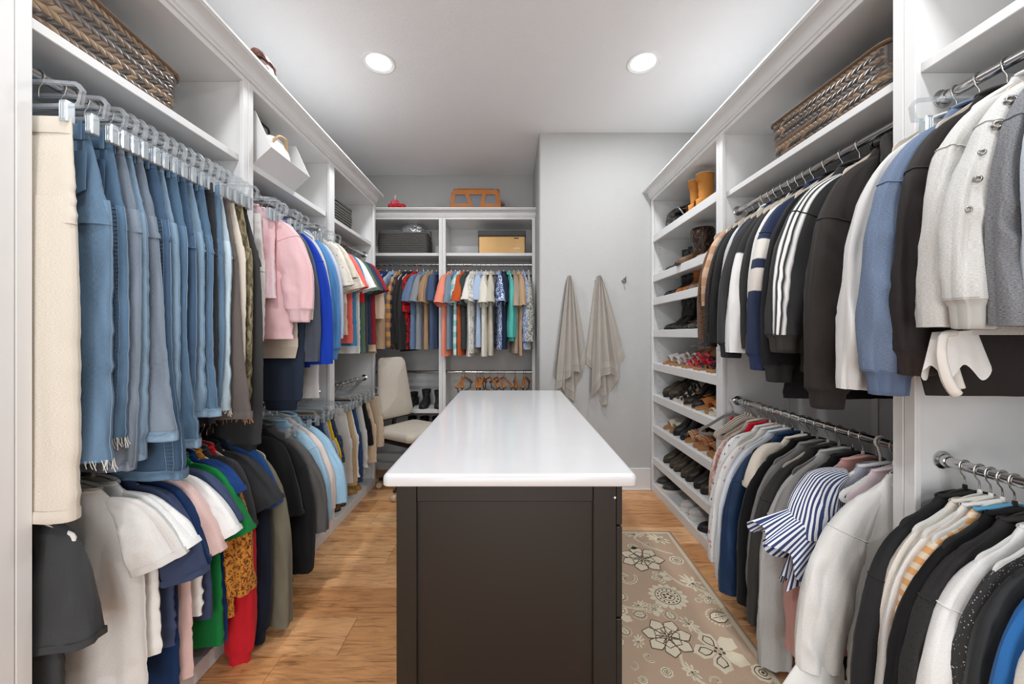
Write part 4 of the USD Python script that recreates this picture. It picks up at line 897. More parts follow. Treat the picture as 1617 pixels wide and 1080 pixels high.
def ruffle(o, name, m, x0, z0, x1, z1, a0, a1, waves, amp_, b0=0.02, b1=0.05, seed=3):
    n, mm = 22, 72
    g = np.arange(mm) * 2 * np.pi / mm; t = np.linspace(0, 1, n)
    d = np.array([x1 - x0, 0, z1 - z0]); d = d / np.linalg.norm(d); N = np.array([-d[2], 0, d[0]])
    R = np.zeros((n, mm, 3))
    for i in range(n):
        c = np.array([x0, 0, z0]) * (1 - t[i]) + np.array([x1, 0, z1]) * t[i]
        a = a0 + (a1 - a0) * t[i] ** 0.8; b = b0 + (b1 - b0) * t[i]
        w = 1 + amp_ * t[i] * np.sin(waves * g + seed) + 0.5 * amp_ * t[i] * np.sin(waves * 1.7 * g + 2 * seed)
        R[i] = c + np.outer(a * np.cos(g) * w, N) + np.outer(b * np.sin(g) * w, [0, 1.0, 0]) + np.outer(0.02 * t[i] * np.sin(waves * g + seed + 1), d)
    put(o, name, R, m, np.linspace(0, 1, mm + 1) * 0.5, t * 0.3)
WSH_O = WHITE_SHIRT
ruffle(WSH_O, 'folded_cuff', wsh, 0.283, -0.685, 0.315, -0.79, 0.064, 0.098, 2, 0.10, 0.022, 0.04, 1)
for s in (1, -1):
    R, u2, v2 = sleeve_rings([(s * 0.12, -0.115), (s * 0.19, -0.15), (s * 0.235, -0.24), (s * 0.25, -0.33)], np.array([0.02, 0.07, 0.085, 0.09]), np.array([0.01, 0.024, 0.035, 0.04]), 77 + s, 0.008, m=30, n=28)
    put(o, 'sleeve', R, nst, u2, v2)
    ruffle(o, 'sleeve_ruffle', nst, s * 0.23, -0.285, s * (0.36 if s > 0 else 0.29), -0.40, 0.075, 0.125, 5, 0.16, 0.035, 0.06)
    ruffle(o, 'lower_ruffle', nst, s * 0.22, -0.36, s * 0.245, -0.52, 0.08, 0.10, 6, 0.12, 0.03, 0.05, 5)
tee('t_shirt', 'dusty rose long top', 'dusty rose top', 'shirt', 1.432, fab((206, 156, 148)), -0.80, sleeve='long', sl=0.66, slw=0.8, hk='velvet_beige')
tee('dress', 'black dress hanging long', 'long black dress', 'dress', 1.475, blackc, -0.86, sleeve=None, hk='velvet_black', hw=0.2)
tee('sweater', 'light grey marled long-sleeved sweater', 'light grey marled sweater', 'sweater', 1.535, fab((190, 189, 187), 'heather'), -0.80, sleeve='long', sl=0.80, splay=0.03, hk='velvet_grey', fine=1.3)
tee('sweater', 'dark charcoal knitted sweater', 'dark charcoal sweater', 'sweater', 1.59, fab((60, 58, 56)), -0.82, sleeve='long', sl=0.68, splay=0.03, hk='velvet_beige', slw=1.1, fine=1.3)
tee('cardigan', 'grey heathered cardigan', 'grey heathered cardigan', 'cardigan', 1.645, fab((140, 138, 136), 'heather'), -0.70, sleeve='long', sl=0.62, hk='velvet_grey', slw=0.9)
tee('sweater', 'black fine-knit sweater', 'black fine-knit sweater', 'sweater', 1.69, blackc, -0.86, sleeve='long', sl=0.66, splay=0.02, hk='velvet_black')
tee('blouse', 'cream sleeveless blouse', 'cream sleeveless blouse', 'blouse', 1.73, fab((232, 222, 206)), -0.62, sleeve='short', sl=0.1, splay=-0.5, hk='velvet_beige')
tee('blouse', 'shiny navy bishop-sleeve blouse', 'navy bishop-sleeve blouse', 'blouse', 1.79, fab((30, 54, 88), rough=0.45, wr=0.5), -0.90, sleeve='long', sl=0.68, splay=0.04, hk='velvet_black', slw=1.1, fine=1.3)
tee('shirt', 'sheer pale blue-white tunic', 'pale blue-white tunic', 'shirt', 1.845, fab((226, 232, 240)), -0.80, sleeve='long', sl=0.66, hk='velvet_white', splay=0.03)
tee('blouse', 'white blouse with scattered pink flowers', 'white pink-flowered blouse', 'blouse', 1.90, fab((234, 232, 228), 'dots', (222, 150, 150), s=24.0), -0.72, sleeve='long', sl=0.6, hk='velvet_beige', splay=0.04)
tee('blouse', 'white blouse with black sprigs', 'black-sprigged blouse', 'blouse', 1.945, fab((234, 234, 232), 'dots', (60, 60, 62), s=32.0), -0.64, sleeve='short', sl=0.3, splay=-0.4, hk='velvet_beige')
tee('blouse', 'bright red sleeveless top', 'bright red top', 'blouse', 1.99, fab((222, 24, 44)), -0.68, sleeve='long', sl=0.60, slw=0.6, splay=-0.01, hk='velvet_grey')
tee('blouse', 'cream lace blouse with pink blossoms', 'blossom lace blouse', 'blouse', 2.06, fab((232, 222, 208), 'floral', (222, 168, 158), (188, 176, 160), s=20.0), -0.66, sleeve='long', sl=0.56, splay=-0.02, off=-0.03, slw=0.9, hk='velvet_beige', fine=1.2)
for i, D in enumerate([2.10, 2.125, 2.15]):
    hanger('velvet_beige', ['empty beige velvet hanger behind the blossom lace blouse', 'empty beige velvet hanger, middle of the three at the rail end', 'empty beige velvet hanger, deepest of the three at the rail end'][i], r.loc(D), 180 + 3 * i, 'empty hangers at the end of the striped blouse row')
RIB = thing('ribbon', 'red ribbon knotted on the swung-out grey hanger', 'ribbon', (1.262, 2.185, 0.858))
part(RIB, 'ribbon_knot', tube(spline([(0, 0, -0.02), (0.008, -0.004, 0.0), (-0.006, 0.002, 0.014), (0.004, 0, 0.028)], 14), [0.007] * 14, 8), simple('ribbon_red', (206, 24, 44), 0.6), True)
hanger('velvet_grey', 'empty grey velvet hanger swung out over the shoe bay', (1.27, 2.19, ROD_LO), 180 - 6, 'empty hangers at the end of the striped blouse row')

# ================================================================== right, near bay, upper rail
r = Row('right', ROD_HI, 'the eyelet sweatshirt row', 'tops on the near upper right rail', 'hangers of the eyelet sweatshirt row')
lg = fab((196, 196, 192), 'heather', (222, 222, 219)); 
tee('sweatshirt', 'light blue-grey sweatshirt at the right picture edge', 'light blue-grey sweatshirt', 'sweatshirt', 0.775, fab((196, 206, 216), 'heather'), -0.68, sleeve='long', sl=0.5, fine=1.2, splay=-0.03)
tee('sweatshirt', 'dark grey marled sweatshirt', 'dark grey marled sweatshirt', 'sweatshirt', 0.82, fab((84, 86, 90), 'heather', (150, 152, 156)), -0.72, sleeve='long', sl=0.56, fine=1.2, splay=-0.01, th=0.014)
o = tee('sweatshirt', 'pale grey sweatshirt with metal eyelets down the sleeve', 'eyelet sweatshirt', 'sweatshirt', 0.875, lg, -0.70, sleeve='long', sl=0.50, splay=0.03, cuff=fab((190, 190, 186)), fine=1.5, th=0.022, slw=1.0, sly=0.008)
for i, (k, c) in enumerate([(5, 4), (9, 4), (13, 4), (17, 3), (21, 4), (25, 3), (11, 7), (16, 7)]):
    q = LASTS['sleeve']; p_ = q[k, c]; n_ = np.cross(q[k, c + 1] - q[k, c - 1], q[k + 1, c] - q[k - 1, c]); n_ = n_ / np.linalg.norm(n_); n_ = n_ if n_[1] > 0 else -n_
    e_ = lathe([(0.0055, -0.002), (0.0055, 0.003), (0.0075, 0.0045), (0.0105, 0.003), (0.0115, -0.002)], 16) if i < 3 else lathe([(0.0035, -0.002), (0.0035, 0.002), (0.005, 0.0032), (0.007, 0.002), (0.0075, -0.002)], 14)
    T_ = trimesh.geometry.align_vectors([0, 0, 1], n_)[:3, :3]
    part(o, 'eyelet', (np.asarray(e_[0]) @ T_.T + p_ + n_ * 0.0025, e_[1]), steel, True)
o = tee('sweatshirt', 'light grey sweatshirt with white ruffled cuff and ties', 'ruffle-cuffed sweatshirt', 'sweatshirt', 0.94, fab((192, 191, 187), 'heather', (220, 218, 214)), -0.72, sleeve='long', sl=0.56, splay=0.02, hk='tube', fine=1.5, th=0.02, sly=0.01)
ruffle(o, 'ruffled_cuff', fab((236, 234, 230), wr=0.5), 0.228, -0.71, 0.222, -0.81, 0.05, 0.07, 5, 0.12, 0.02, 0.03)
part(o, 'cuff_tie', cat(tube(spline([(0.25, 0.02, -0.715), (0.285, 0.028, -0.72), (0.294, 0.03, -0.765), (0.284, 0.032, -0.82), (0.262, 0.034, -0.86)], 16), np.linspace(0.008, 0.0115, 16), 8), tube(spline([(0.232, 0.0, -0.79), (0.226, 0.004, -0.825), (0.220, 0.006, -0.85)], 10), 0.0095, 8)), fab((226, 222, 214), wr=0.5), True)
tee('sweatshirt', 'dark brown sweatshirt with long ribbed hem', 'dark brown sweatshirt', 'sweatshirt', 1.015, fab((46, 42, 41)), -0.82, sleeve='long', sl=0.62, splay=0.0, rib=fab((44, 40, 39)), cuff=fab((58, 50, 48)), fine=1.3, hw=0.23)
tee('sweatshirt', 'heathered blue sweatshirt with dropped shoulder seam', 'heathered blue sweatshirt', 'sweatshirt', 1.075, fab((92, 108, 134), 'heather', (118, 134, 158)), -0.74, sleeve='long', sl=0.68, splay=0.035, cuff=fab((92, 108, 134), 'heather'), fine=1.5, slw=1.15, th=0.024, hk='clip', sly=0.01)
tee('sweatshirt', 'white heathered sweatshirt peeking past the blue one', 'white heathered sweatshirt', 'sweatshirt', 1.13, fab((224, 223, 220), 'heather', (206, 205, 203)), -0.72, sleeve='long', sl=0.74, splay=0.05, fine=1.1)

# ================================================================== right, near bay, lower rail
r = Row('right', ROD_LO, 'the black blazer row', 'tops on the near lower right rail', 'hangers of the black blazer row')
tee('shirt', 'cream shirt at the right picture edge', 'cream edge shirt', 'shirt', 0.775, fab((226, 222, 212)), -0.62, sleeve='long', sl=0.5, hk='velvet_white')
tee('sweater', 'bright blue sweater', 'bright blue sweater', 'sweater', 0.82, fab((44, 104, 166)), -0.66, sleeve='long', sl=0.56, hk='velvet_white')
tee('jacket', 'black puffy jacket', 'black puffy jacket', 'jacket', 0.862, fab((44, 46, 48), rough=0.6), -0.66, sleeve='long', sl=0.56, hk='velvet_black')
tee('cardigan', 'black and white trimmed cardigan', 'trimmed cardigan', 'cardigan', 0.895, fab((54, 54, 54), 'dots', (190, 190, 190), s=130.0), -0.66, sleeve='long', sl=0.56, hk='velvet_white', slw=0.9)
tee('shirt', 'white crisp shirt', 'white crisp shirt', 'shirt', 0.93, fab((238, 238, 236)), -0.70, sleeve='long', sl=0.62, splay=0.04, hk='velvet_white', fine=1.3)
tee('sweater', 'black honeycomb-knit sweater', 'honeycomb-knit sweater', 'sweater', 0.968, fab((48, 47, 47), 'dots', (24, 24, 24), s=150.0), -0.68, sleeve='long', sl=0.64, splay=0.045, hk='velvet_black', fine=1.4, th=0.022)
tee('sweater', 'plain black top', 'plain black top', 'sweater', 1.0, blackc, -0.68, sleeve='long', sl=0.64, splay=0.04, hk='velvet_black')
tee('shirt', 'orange and cream striped shirt with blue collar', 'orange striped shirt', 'shirt', 1.025, fab((236, 176, 118), 'stripe_v', (244, 224, 198), s=34.0), -0.64, sleeve='long', sl=0.6, splay=0.01, hk='velvet_white', trim=fab((92, 160, 196)), slw=0.9)
tee('cardigan', 'white fine cardigan', 'white fine cardigan', 'cardigan', 1.05, fab((234, 232, 228)), -0.68, sleeve='long', sl=0.62, splay=0.02, hk='velvet_white', slw=0.9)
tee('sweater', 'cream cable-knit sweater', 'cream cable-knit sweater', 'sweater', 1.075, fab((224, 218, 206), 'heather'), -0.66, sleeve='long', sl=0.6, splay=0.0, hk='velvet_white', slw=0.85)
tee('blazer', 'black tailored blazer', 'black blazer', 'blazer', 1.11, fab((40, 40, 41)), -0.84, sleeve='long', sl=0.72, splay=0.045, hk='velvet_black', fine=1.4, th=0.022)

# ================================================================== island
isl_dark = simple('island_espresso_paint', (23, 21, 19), 0.42, var=0.03)
quartz = simple('white_quartz', (219, 219, 220), 0.2, var=0.012, coat=0.25)
I = thing('island', 'white-topped dark wooden closet island with recessed end panel, centre of the room', 'island', (0, 0, 0))
IX0, IX1, IY0, IY1, IZ = -0.356, 0.327, 1.189, 2.94, 0.886
part(I, 'carcass', box(IX0 + 0.002, IX1, IY0 + 0.021, IY1, 0.09, IZ, 0.002), isl_dark)
part(I, 'toe_kick', box(IX0 + 0.05, IX1 - 0.04, IY0 + 0.05, IY1 - 0.03, 0.0, 0.0895), isl_dark)
ep = part(I, 'end_panel', box(IX0 + 0.062, IX1 - 0.071, IY0 + 0.013, IY0 + 0.0205, 0.19, IZ - 0.052, 0.001), isl_dark)
part(ep, 'panel_stile', box(IX0, IX0 + 0.063, IY0, IY0 + 0.0205, 0.09, IZ, 0.002), isl_dark)
part(ep, 'panel_stile', box(IX1 - 0.072, IX1, IY0, IY0 + 0.0205, 0.09, IZ, 0.002), isl_dark)
part(ep, 'panel_rail', box(IX0 + 0.0635, IX1 - 0.0725, IY0, IY0 + 0.0205, IZ - 0.053, IZ, 0.002), isl_dark)
part(ep, 'panel_rail', box(IX0 + 0.0635, IX1 - 0.0725, IY0, IY0 + 0.0205, 0.09, 0.19, 0.002), isl_dark)
part(ep, 'adhesive_dot', moved(trimesh.creation.icosphere(2, 0.0038), (0.322, IY0 - 0.001, 0.846)), velvet['white'], True, label='tiny white dot')
yy = np.linspace(IY0 + 0.004, IY1 - 0.002, 4)
for a, b in zip(yy[:-1], yy[1:]):
    for z0, z1 in ((0.10, 0.464), (0.470, 0.752), (0.758, IZ - 0.004)):
        d = part(I, 'drawer', box(IX1 + 0.0006, IX1 + 0.0195, a + 0.0015, b - 0.0015, z0, z1, 0.002), isl_dark)
def rr(hx, hy, r, n=6):
    P = []
    for (sx, sy, a0) in ((1, 1, 0), (-1, 1, 90), (-1, -1, 180), (1, -1, 270)):
        for a in np.radians(np.linspace(a0, a0 + 90, n)): P.append((sx * (hx - r) + r * math.cos(a), sy * (hy - r) + r * math.sin(a)))
    return np.array(P)
def slab(cx_, cy_, hx, hy, prof, r=0.02):
    R = np.stack([np.c_[rr(hx - i, hy - i, max(0.002, r - i)) + [cx_, cy_], np.full(24, z)] for i, z in prof])
    v, f, _ = loft(R, True, True, True); return v, f
part(I, 'countertop', slab(-0.004, 2.067, 0.392, 0.899, [(0.004, IZ), (0.0, IZ + 0.004), (0.0, 0.909), (0.0025, 0.916), (0.006, 0.9205), (0.012, 0.923), (0.02, 0.9233)], 0.022), quartz, 50)

# ================================================================== rug
rug_base = fab((188, 162, 138), 'plain', wr=0.2, weave=900.0)
rug_edge = fab((214, 198, 172)); rug_edge2 = fab((160, 138, 116)); rug_cream = fab((222, 210, 184), wr=0.15, weave=900.0); rug_dark = fab((92, 76, 64)); rug_mid = fab((214, 200, 172))
RG = thing('area_rug', 'taupe runner rug with cream flowers on the wood floor', 'rug', (1.086, 2.618, 0.0), -1.9)
RW, RL = 0.66, 2.45
def flat(poly, z0, z1): return extrude(poly, z1 - z0, at=z0)
uvflat = lambda m: np.asarray(m[0])[:, :2] * 1.0
def rpart(name, poly, z0, z1, m, parent=None):
    g = flat(poly.simplify(0.0004), z0, z1); return part(parent or RG, name, (g[0], g[1], uvflat(g)), m)
from shapely.geometry import box as sbox
rpart('rug_pile', sbox(-RW, -RL, 0, 0), 0.001, 0.008, rug_base)
fr = lambda i, w: sbox(-RW + i, -RL + i, -i, -i).difference(sbox(-RW + i + w, -RL + i + w, -i - w, -i - w))
rpart('rug_binding', fr(-0.002, 0.010), 0.001, 0.0088, rug_edge2)
rpart('rug_border', fr(0.012, 0.020), 0.0075, 0.0092, rug_edge)
INNER = sbox(-RW + 0.034, -RL + 0.034, -0.034, -0.034)
def petal(n, r0, r1, w, tip=0.0, ph=0.0):
    ps = []
    for k in range(n):
        P = [(r0, 0), (r0 + (r1 - r0) * 0.35, w * 0.8), (r0 + (r1 - r0) * 0.7, w), (r1 - tip * 0.3, w * 0.35), (r1, 0), (r1 - tip * 0.3, -w * 0.35), (r0 + (r1 - r0) * 0.7, -w), (r0 + (r1 - r0) * 0.35, -w * 0.8)]
        ps.append(affinity.rotate(Polygon(P).buffer(0.004), k * 360 / n + ph, origin=(0, 0)))
    return ps
def motif(kind, x, y, s, rot):
    T = lambda g: affinity.translate(affinity.rotate(affinity.scale(g, s, s, origin=(0, 0)), rot, origin=(0, 0)), x, y).intersection(INNER)
    dots = lambda n, r, d: unary_union([Point(r * math.cos(k * 2 * math.pi / n), r * math.sin(k * 2 * math.pi / n)).buffer(d) for k in range(n)])
    if kind == 'lotus':
        ps = petal(7, 0.02, 0.10, 0.026, 0.03) + petal(6, 0.01, 0.055, 0.018, 0.02, 20); body = unary_union(ps); lines = unary_union([p.boundary.buffer(0.0016) for p in ps]); centre = dots(7, 0.016, 0.0045)
    elif kind == 'daisy':
        ps = petal(15, 0.045, 0.085, 0.010, 0.01); body = unary_union(ps + [Point(0, 0).buffer(0.058)]); lines = unary_union([Point(0, 0).buffer(0.056).boundary.buffer(0.0016), Point(0, 0).buffer(0.030).boundary.buffer(0.0016)]); centre = unary_union([dots(14, 0.044, 0.0045), affinity.scale(dots(5, 0.014, 0.006), 1.2, 1)])
    elif kind == 'leaf':
        q = Polygon([(-0.05, 0), (-0.03, 0.028), (0.0, 0.036), (0.035, 0.02), (0.058, 0), (0.035, -0.02), (0, -0.036), (-0.03, -0.028)]).buffer(0.003); body = unary_union([q, dots(22, 0.062, 0.006)]); lines = unary_union([q.boundary.buffer(0.002), LineString([(-0.04, 0), (0.05, 0)]).buffer(0.0014)]); centre = dots(6, 0.016, 0.003)
    elif kind == 'star':
        ps = petal(5, 0.01, 0.10, 0.030, 0.04); body = unary_union(ps); inn = petal(5, 0.03, 0.075, 0.015, 0.02); lines = unary_union([p.boundary.buffer(0.002) for p in inn[:3]]); centre = dots(5, 0.016, 0.006)
    elif kind == 'thistle':
        ps = petal(9, 0.0, 0.09, 0.010, 0.02); body = unary_union([affinity.scale(unary_union(ps), 1.0, 0.6)]); lines = unary_union([LineString([(0, 0), (0.06 * math.cos(a), 0.036 * math.sin(a))]).buffer(0.0013) for a in np.linspace(-1.3, 1.3, 7)]); centre = dots(5, 0.03, 0.003)
    elif kind == 'rosette':
        body = dots(8, 0.022, 0.014).union(Point(0, 0).buffer(0.025)); lines = unary_union([Point(0, 0).buffer(r_).boundary.buffer(0.0015) for r_ in (0.012, 0.024)]); centre = Point(0, 0).buffer(0.005)
    else:
        a = np.linspace(0, 4.6, 40); P = [(0.004 + 0.011 * t) * np.array([math.cos(t), math.sin(t)]) for t in a]
        body = LineString(P).buffer(0.007); lines = LineString(P).buffer(0.0012); centre = Point(0, 0).buffer(0.004)
    body, lines, centre = T(body.buffer(0)), T(lines.buffer(0)), T(centre.buffer(0))
    clean = lambda g: unary_union([q for q in getattr(g, 'geoms', [g]) if q.geom_type == 'Polygon' and q.area > 2e-6]) if not g.is_empty else g
    body, lines, centre = clean(body), clean(lines), clean(centre)
    if body.is_empty: return
    f_ = rpart({'leaf': 'rug_leaf', 'scroll': 'rug_scroll'}.get(kind, 'rug_flower'), body, 0.0075, 0.0098, rug_cream)
    if not lines.is_empty: rpart('petal_outline', lines, 0.0095, 0.0102, rug_dark, f_)
    if not centre.is_empty: rpart('flower_centre', centre, 0.0095, 0.0105, rug_dark, f_)
RUGM = [('lotus', -0.29, -0.33, 1.25, 200), ('daisy', -0.26, -0.66, 1.1, 0), ('leaf', -0.07, -0.80, 0.9, 15), ('lotus', -0.36, -0.93, 1.05, 60), ('star', -0.17, -1.0, 1.1, 110), ('thistle', -0.09, -0.55, 0.9, -70), ('rosette', -0.09, -0.34, 1.2, 0),
        ('scroll', -0.20, -0.17, 1.0, 40), ('thistle', -0.12, -0.10, 0.9, -40), ('leaf', -0.42, -0.10, 0.9, 30), ('scroll', -0.44, -0.52, 1.2, 120), ('daisy', -0.60, -0.60, 0.8, 0), ('rosette', -0.31, -0.20, 0.9, 0), ('rosette', -0.05, -1.10, 1.2, 0), ('star', -0.55, -0.80, 0.7, 40), ('thistle', -0.25, -0.05, 0.8, 180)]
rs_ = random.Random(4); occ = [(m_[1], m_[2], 0.10 * m_[3]) for m_ in RUGM]; tries = 0
while len(RUGM) < 44 and tries < 4000:                      # small sprigs between the large flowers
    tries += 1; x_, y_, q_ = rs_.uniform(-0.61, -0.05), rs_.uniform(-1.15, -0.02), rs_.uniform(0.45, 0.75)
    if all(math.hypot(x_ - a, y_ - b) > c + 0.062 * q_ for a, b, c in occ):
        occ.append((x_, y_, 0.062 * q_)); RUGM.append((rs_.choice(['thistle', 'scroll', 'rosette', 'leaf', 'star', 'thistle']), x_, y_, q_, rs_.uniform(0, 360)))
for dy in (0.0, -1.15):
    for (k, x_, y_, s_, ro) in RUGM: motif(k, x_, y_ + dy, s_, ro)
    for P in ([(-0.20, -0.45), (-0.15, -0.56), (-0.05, -0.62), (-0.02, -0.72)], [(-0.62, -0.5), (-0.48, -0.75), (-0.36, -0.76), (-0.30, -0.70)], [(-0.34, -1.02), (-0.35, -1.08), (-0.30, -1.16)], [(-0.27, -0.1), (-0.2, -0.2), (-0.09, -0.27)], [(-0.50, -0.38), (-0.47, -0.44), (-0.42, -0.5)]):
        rpart('rug_vine', LineString(spline([(a, b + dy, 0) for a, b in P], 24)[:, :2]).buffer(0.0065).intersection(INNER), 0.0075, 0.0094, rug_mid)

# ================================================================== office chair
beige_v = fab((202, 192, 178), 'heather', wr=0.2)
C = thing('office_chair', 'beige upholstered office chair on a black base behind the island', 'chair', (-0.87, 3.385, 0.0), -122.7)
def cushion(hx, hy, z0, z1, dome=0.02, taper=0.0, n=14):
    R = []
    for i, z in ((0.03, z0), (0.006, z0 + 0.012), (0.0, (z0 + z1) / 2), (0.006, z1 - 0.014), (0.03, z1), (0.10, z1 + dome * 0.7), (min(hx, hy) - 0.02, z1 + dome)):
        P = rr(hx - i, hy - i, max(0.005, 0.055 - i * 0.45), 8); R.append(np.c_[P, np.full(len(P), z)])
    return loft(np.stack(R), True, True, True)
part(C, 'seat', cushion(0.24, 0.235, 0.465, 0.545, 0.016), beige_v, True)
v, f, uv = cushion(0.205, 0.275, -0.022, 0.03, 0.012)
v = np.stack([v[:, 0] * (1 - 0.28 * (v[:, 1] + 0.275) / 0.55), v[:, 2], v[:, 1]], 1)                  # stand it up
v[:, 1] += -0.02 * (v[:, 2] / 0.275) ** 2; v = moved((v, f), (0, -0.235, 0.875), rx=0.13)[0]
part(C, 'backrest', (v, f[:, ::-1], uv), beige_v, True)
part(C, 'back_bar', cat(tube(spline([(-0.20, -0.20, 0.595), (-0.12, -0.235, 0.60), (0.12, -0.235, 0.60), (0.20, -0.20, 0.595)], 16), 0.013, 8), tube(spline([(0, -0.225, 0.60), (0, -0.25, 0.5), (0, -0.12, 0.44)], 12), 0.018, 8)), black_plastic, True)
part(C, 'seat_pan', box(-0.215, 0.215, -0.21, 0.21, 0.425, 0.466, 0.015), black_plastic)
part(C, 'gas_column', lathe([(0.0, 0.13), (0.027, 0.13), (0.027, 0.30), (0.016, 0.302), (0.016, 0.425), (0.0, 0.425)], 20), black_plastic, 40)
part(C, 'hub', lathe([(0.0, 0.075), (0.04, 0.075), (0.045, 0.13), (0.03, 0.15), (0.0, 0.15)], 20), black_plastic, 40)
for k in range(5):
    a = k * 2 * math.pi / 5 + 0.3; d = np.array([math.cos(a), math.sin(a), 0])
    n_ = part(C, 'base_spoke', tube([d * 0.03 + [0, 0, 0.115], d * 0.16 + [0, 0, 0.105], d * 0.29 + [0, 0, 0.08]], [0.024, 0.02, 0.014], 8), black_plastic, True)
    part(n_, 'caster', moved(lathe([(0.0, -0.02), (0.022, -0.02), (0.0275, -0.012), (0.0275, 0.012), (0.022, 0.02), (0.0, 0.02)], 18), d * 0.29 + [0, 0, 0.029], rx=math.pi / 2, rz=a), simple('caster_wheel', (196, 176, 150), 0.5), 40)

# ================================================================== towels on hooks
tow = fab((176, 168, 158), 'heather', (196, 188, 178), wr=0.35, weave=700.0, sheen=0.4)
towb = fab((204, 198, 190), 'stripe_v', (170, 163, 154), s=110.0)
def robe_hook(x, z, label):
    o = thing('robe_hook', label, 'hook', (x, Y_HOOKWALL, z), 0, 'robe hooks on the wall')
    part(o, 'rosette', moved(lathe([(0.0, 0.012), (0.014, 0.012), (0.022, 0.006), (0.023, 0.0005)], 24), (0, 0, 0), rx=math.pi / 2), steel, 35)
    part(o, 'prong', tube(spline([(0, -0.008, 0), (0, -0.035, -0.006), (0, -0.052, 0.006), (0, -0.055, 0.026)], 14), [0.006] * 12 + [0.0075, 0.008], 10), steel, True)
    part(o, 'lower_prong', tube(spline([(0, -0.01, -0.004), (0, -0.028, -0.022), (0, -0.038, -0.014)], 10), 0.005, 8), steel, True)
robe_hook(0.505, 1.826, 'brushed steel robe hook under the left towel'); robe_hook(0.755, 1.826, 'brushed steel robe hook under the right towel'); robe_hook(0.987, 1.826, 'empty brushed steel robe hook right of the towels')
def towel(x, z, label, layers):
    o = thing('towel', label, 'towel', (x, Y_HOOKWALL - 0.042, z), 0, None)
    for li, (xl, xr, bot, plf, amp, dy, ph) in enumerate(layers):
        ns, nt = 110, 70
        s, t = np.meshgrid(np.linspace(0, 1, ns), np.linspace(0, 1, nt))
        zb = np.interp(s, [q[0] for q in bot], [q[1] for q in bot])
        w = 0.12 + 0.88 * t ** 0.85
        X = (xl + (xr - xl) * s) * w
        u = plf * s + ph; tri = np.abs((u % 1) - 0.5) * 4 - 1
        Y = -amp * (0.35 + 0.65 * t ** 0.6) * np.sin(tri * 1.5) + dy - 0.010 * np.sin(np.pi * s) * (1 - t) + 0.004 * (meshkit.noise(np.stack([s * 9, t * 5, s * 0 + li], -1), 4) - 0.5)
        X = X + 0.35 * amp * t * np.cos(u * 2 * np.pi) + 0.01 * t * (meshkit.noise(np.stack([s * 5, t * 3, s * 0 + li * 3], -1), 9) - 0.5)
        Z = zb * t
        def sheet(mask0, mask1, off=0.0035):
            F = np.stack([X, Y, Z], -1)[mask0:mask1]; B = F + [0, off, 0]
            k = F.shape[0]; v = np.vstack([F.reshape(-1, 3), B.reshape(-1, 3)])
            i, j = np.meshgrid(np.arange(k - 1), np.arange(ns - 1), indexing='ij'); a = i * ns + j
            f1 = np.stack([a, a + ns, a + ns + 1, a + 1], -1).reshape(-1, 4); f2 = f1[:, ::-1] + k * ns
            ed = []
            for row in (0, k - 1):
                q = row * ns + np.arange(ns - 1); e_ = np.stack([q, q + 1, q + 1 + k * ns, q + k * ns], 1); ed.append(e_ if row else e_[:, ::-1])
            for col in (0, ns - 1):
                q = np.arange(k - 1) * ns + col; e_ = np.stack([q, q + ns, q + ns + k * ns, q + k * ns], 1); ed.append(e_[:, ::-1] if col else e_)
            uvq = np.stack([s * 0.5, t * 0.95], -1)[mask0:mask1].reshape(-1, 2)
            ff = np.vstack([f1, f2] + ed); ff = np.vstack([ff[:, [0, 1, 2]], ff[:, [0, 2, 3]]])[:, ::-1]
            return v, ff[:, ::-1], np.vstack([uvq, uvq])
        body = part(o, 'towel_fold', sheet(0, 60), tow, True)
        part(body, 'woven_border', sheet(59, 65), towb, True)
        part(body, 'towel_end', sheet(64, 70), tow, True)
towel(0.505, 1.86, 'greige bath towel hanging on the left hook', [(-0.145, 0.15, [(0, -0.86), (0.12, -0.90), (0.35, -1.02), (0.62, -1.085), (0.72, -1.0), (1, -0.66)], 3.2, 0.02, 0.018, 0.1), (-0.115, 0.10, [(0, -0.98), (0.12, -0.96), (0.5, -0.86), (0.75, -0.82), (1, -0.84)], 3.0, 0.026, -0.02, 0.55)])
towel(0.755, 1.86, 'greige bath towel hanging on the right hook, reaching lower', [(-0.11, 0.235, [(0, -0.74), (0.2, -0.82), (0.42, -1.12), (0.55, -1.10), (0.85, -0.84), (1, -0.70)], 3.4, 0.02, 0.018, 0.3), (-0.085, 0.14, [(0, -1.02), (0.2, -1.05), (0.45, -0.88), (0.8, -0.83), (1, -0.86)], 2.8, 0.026, -0.02, 0.0)])

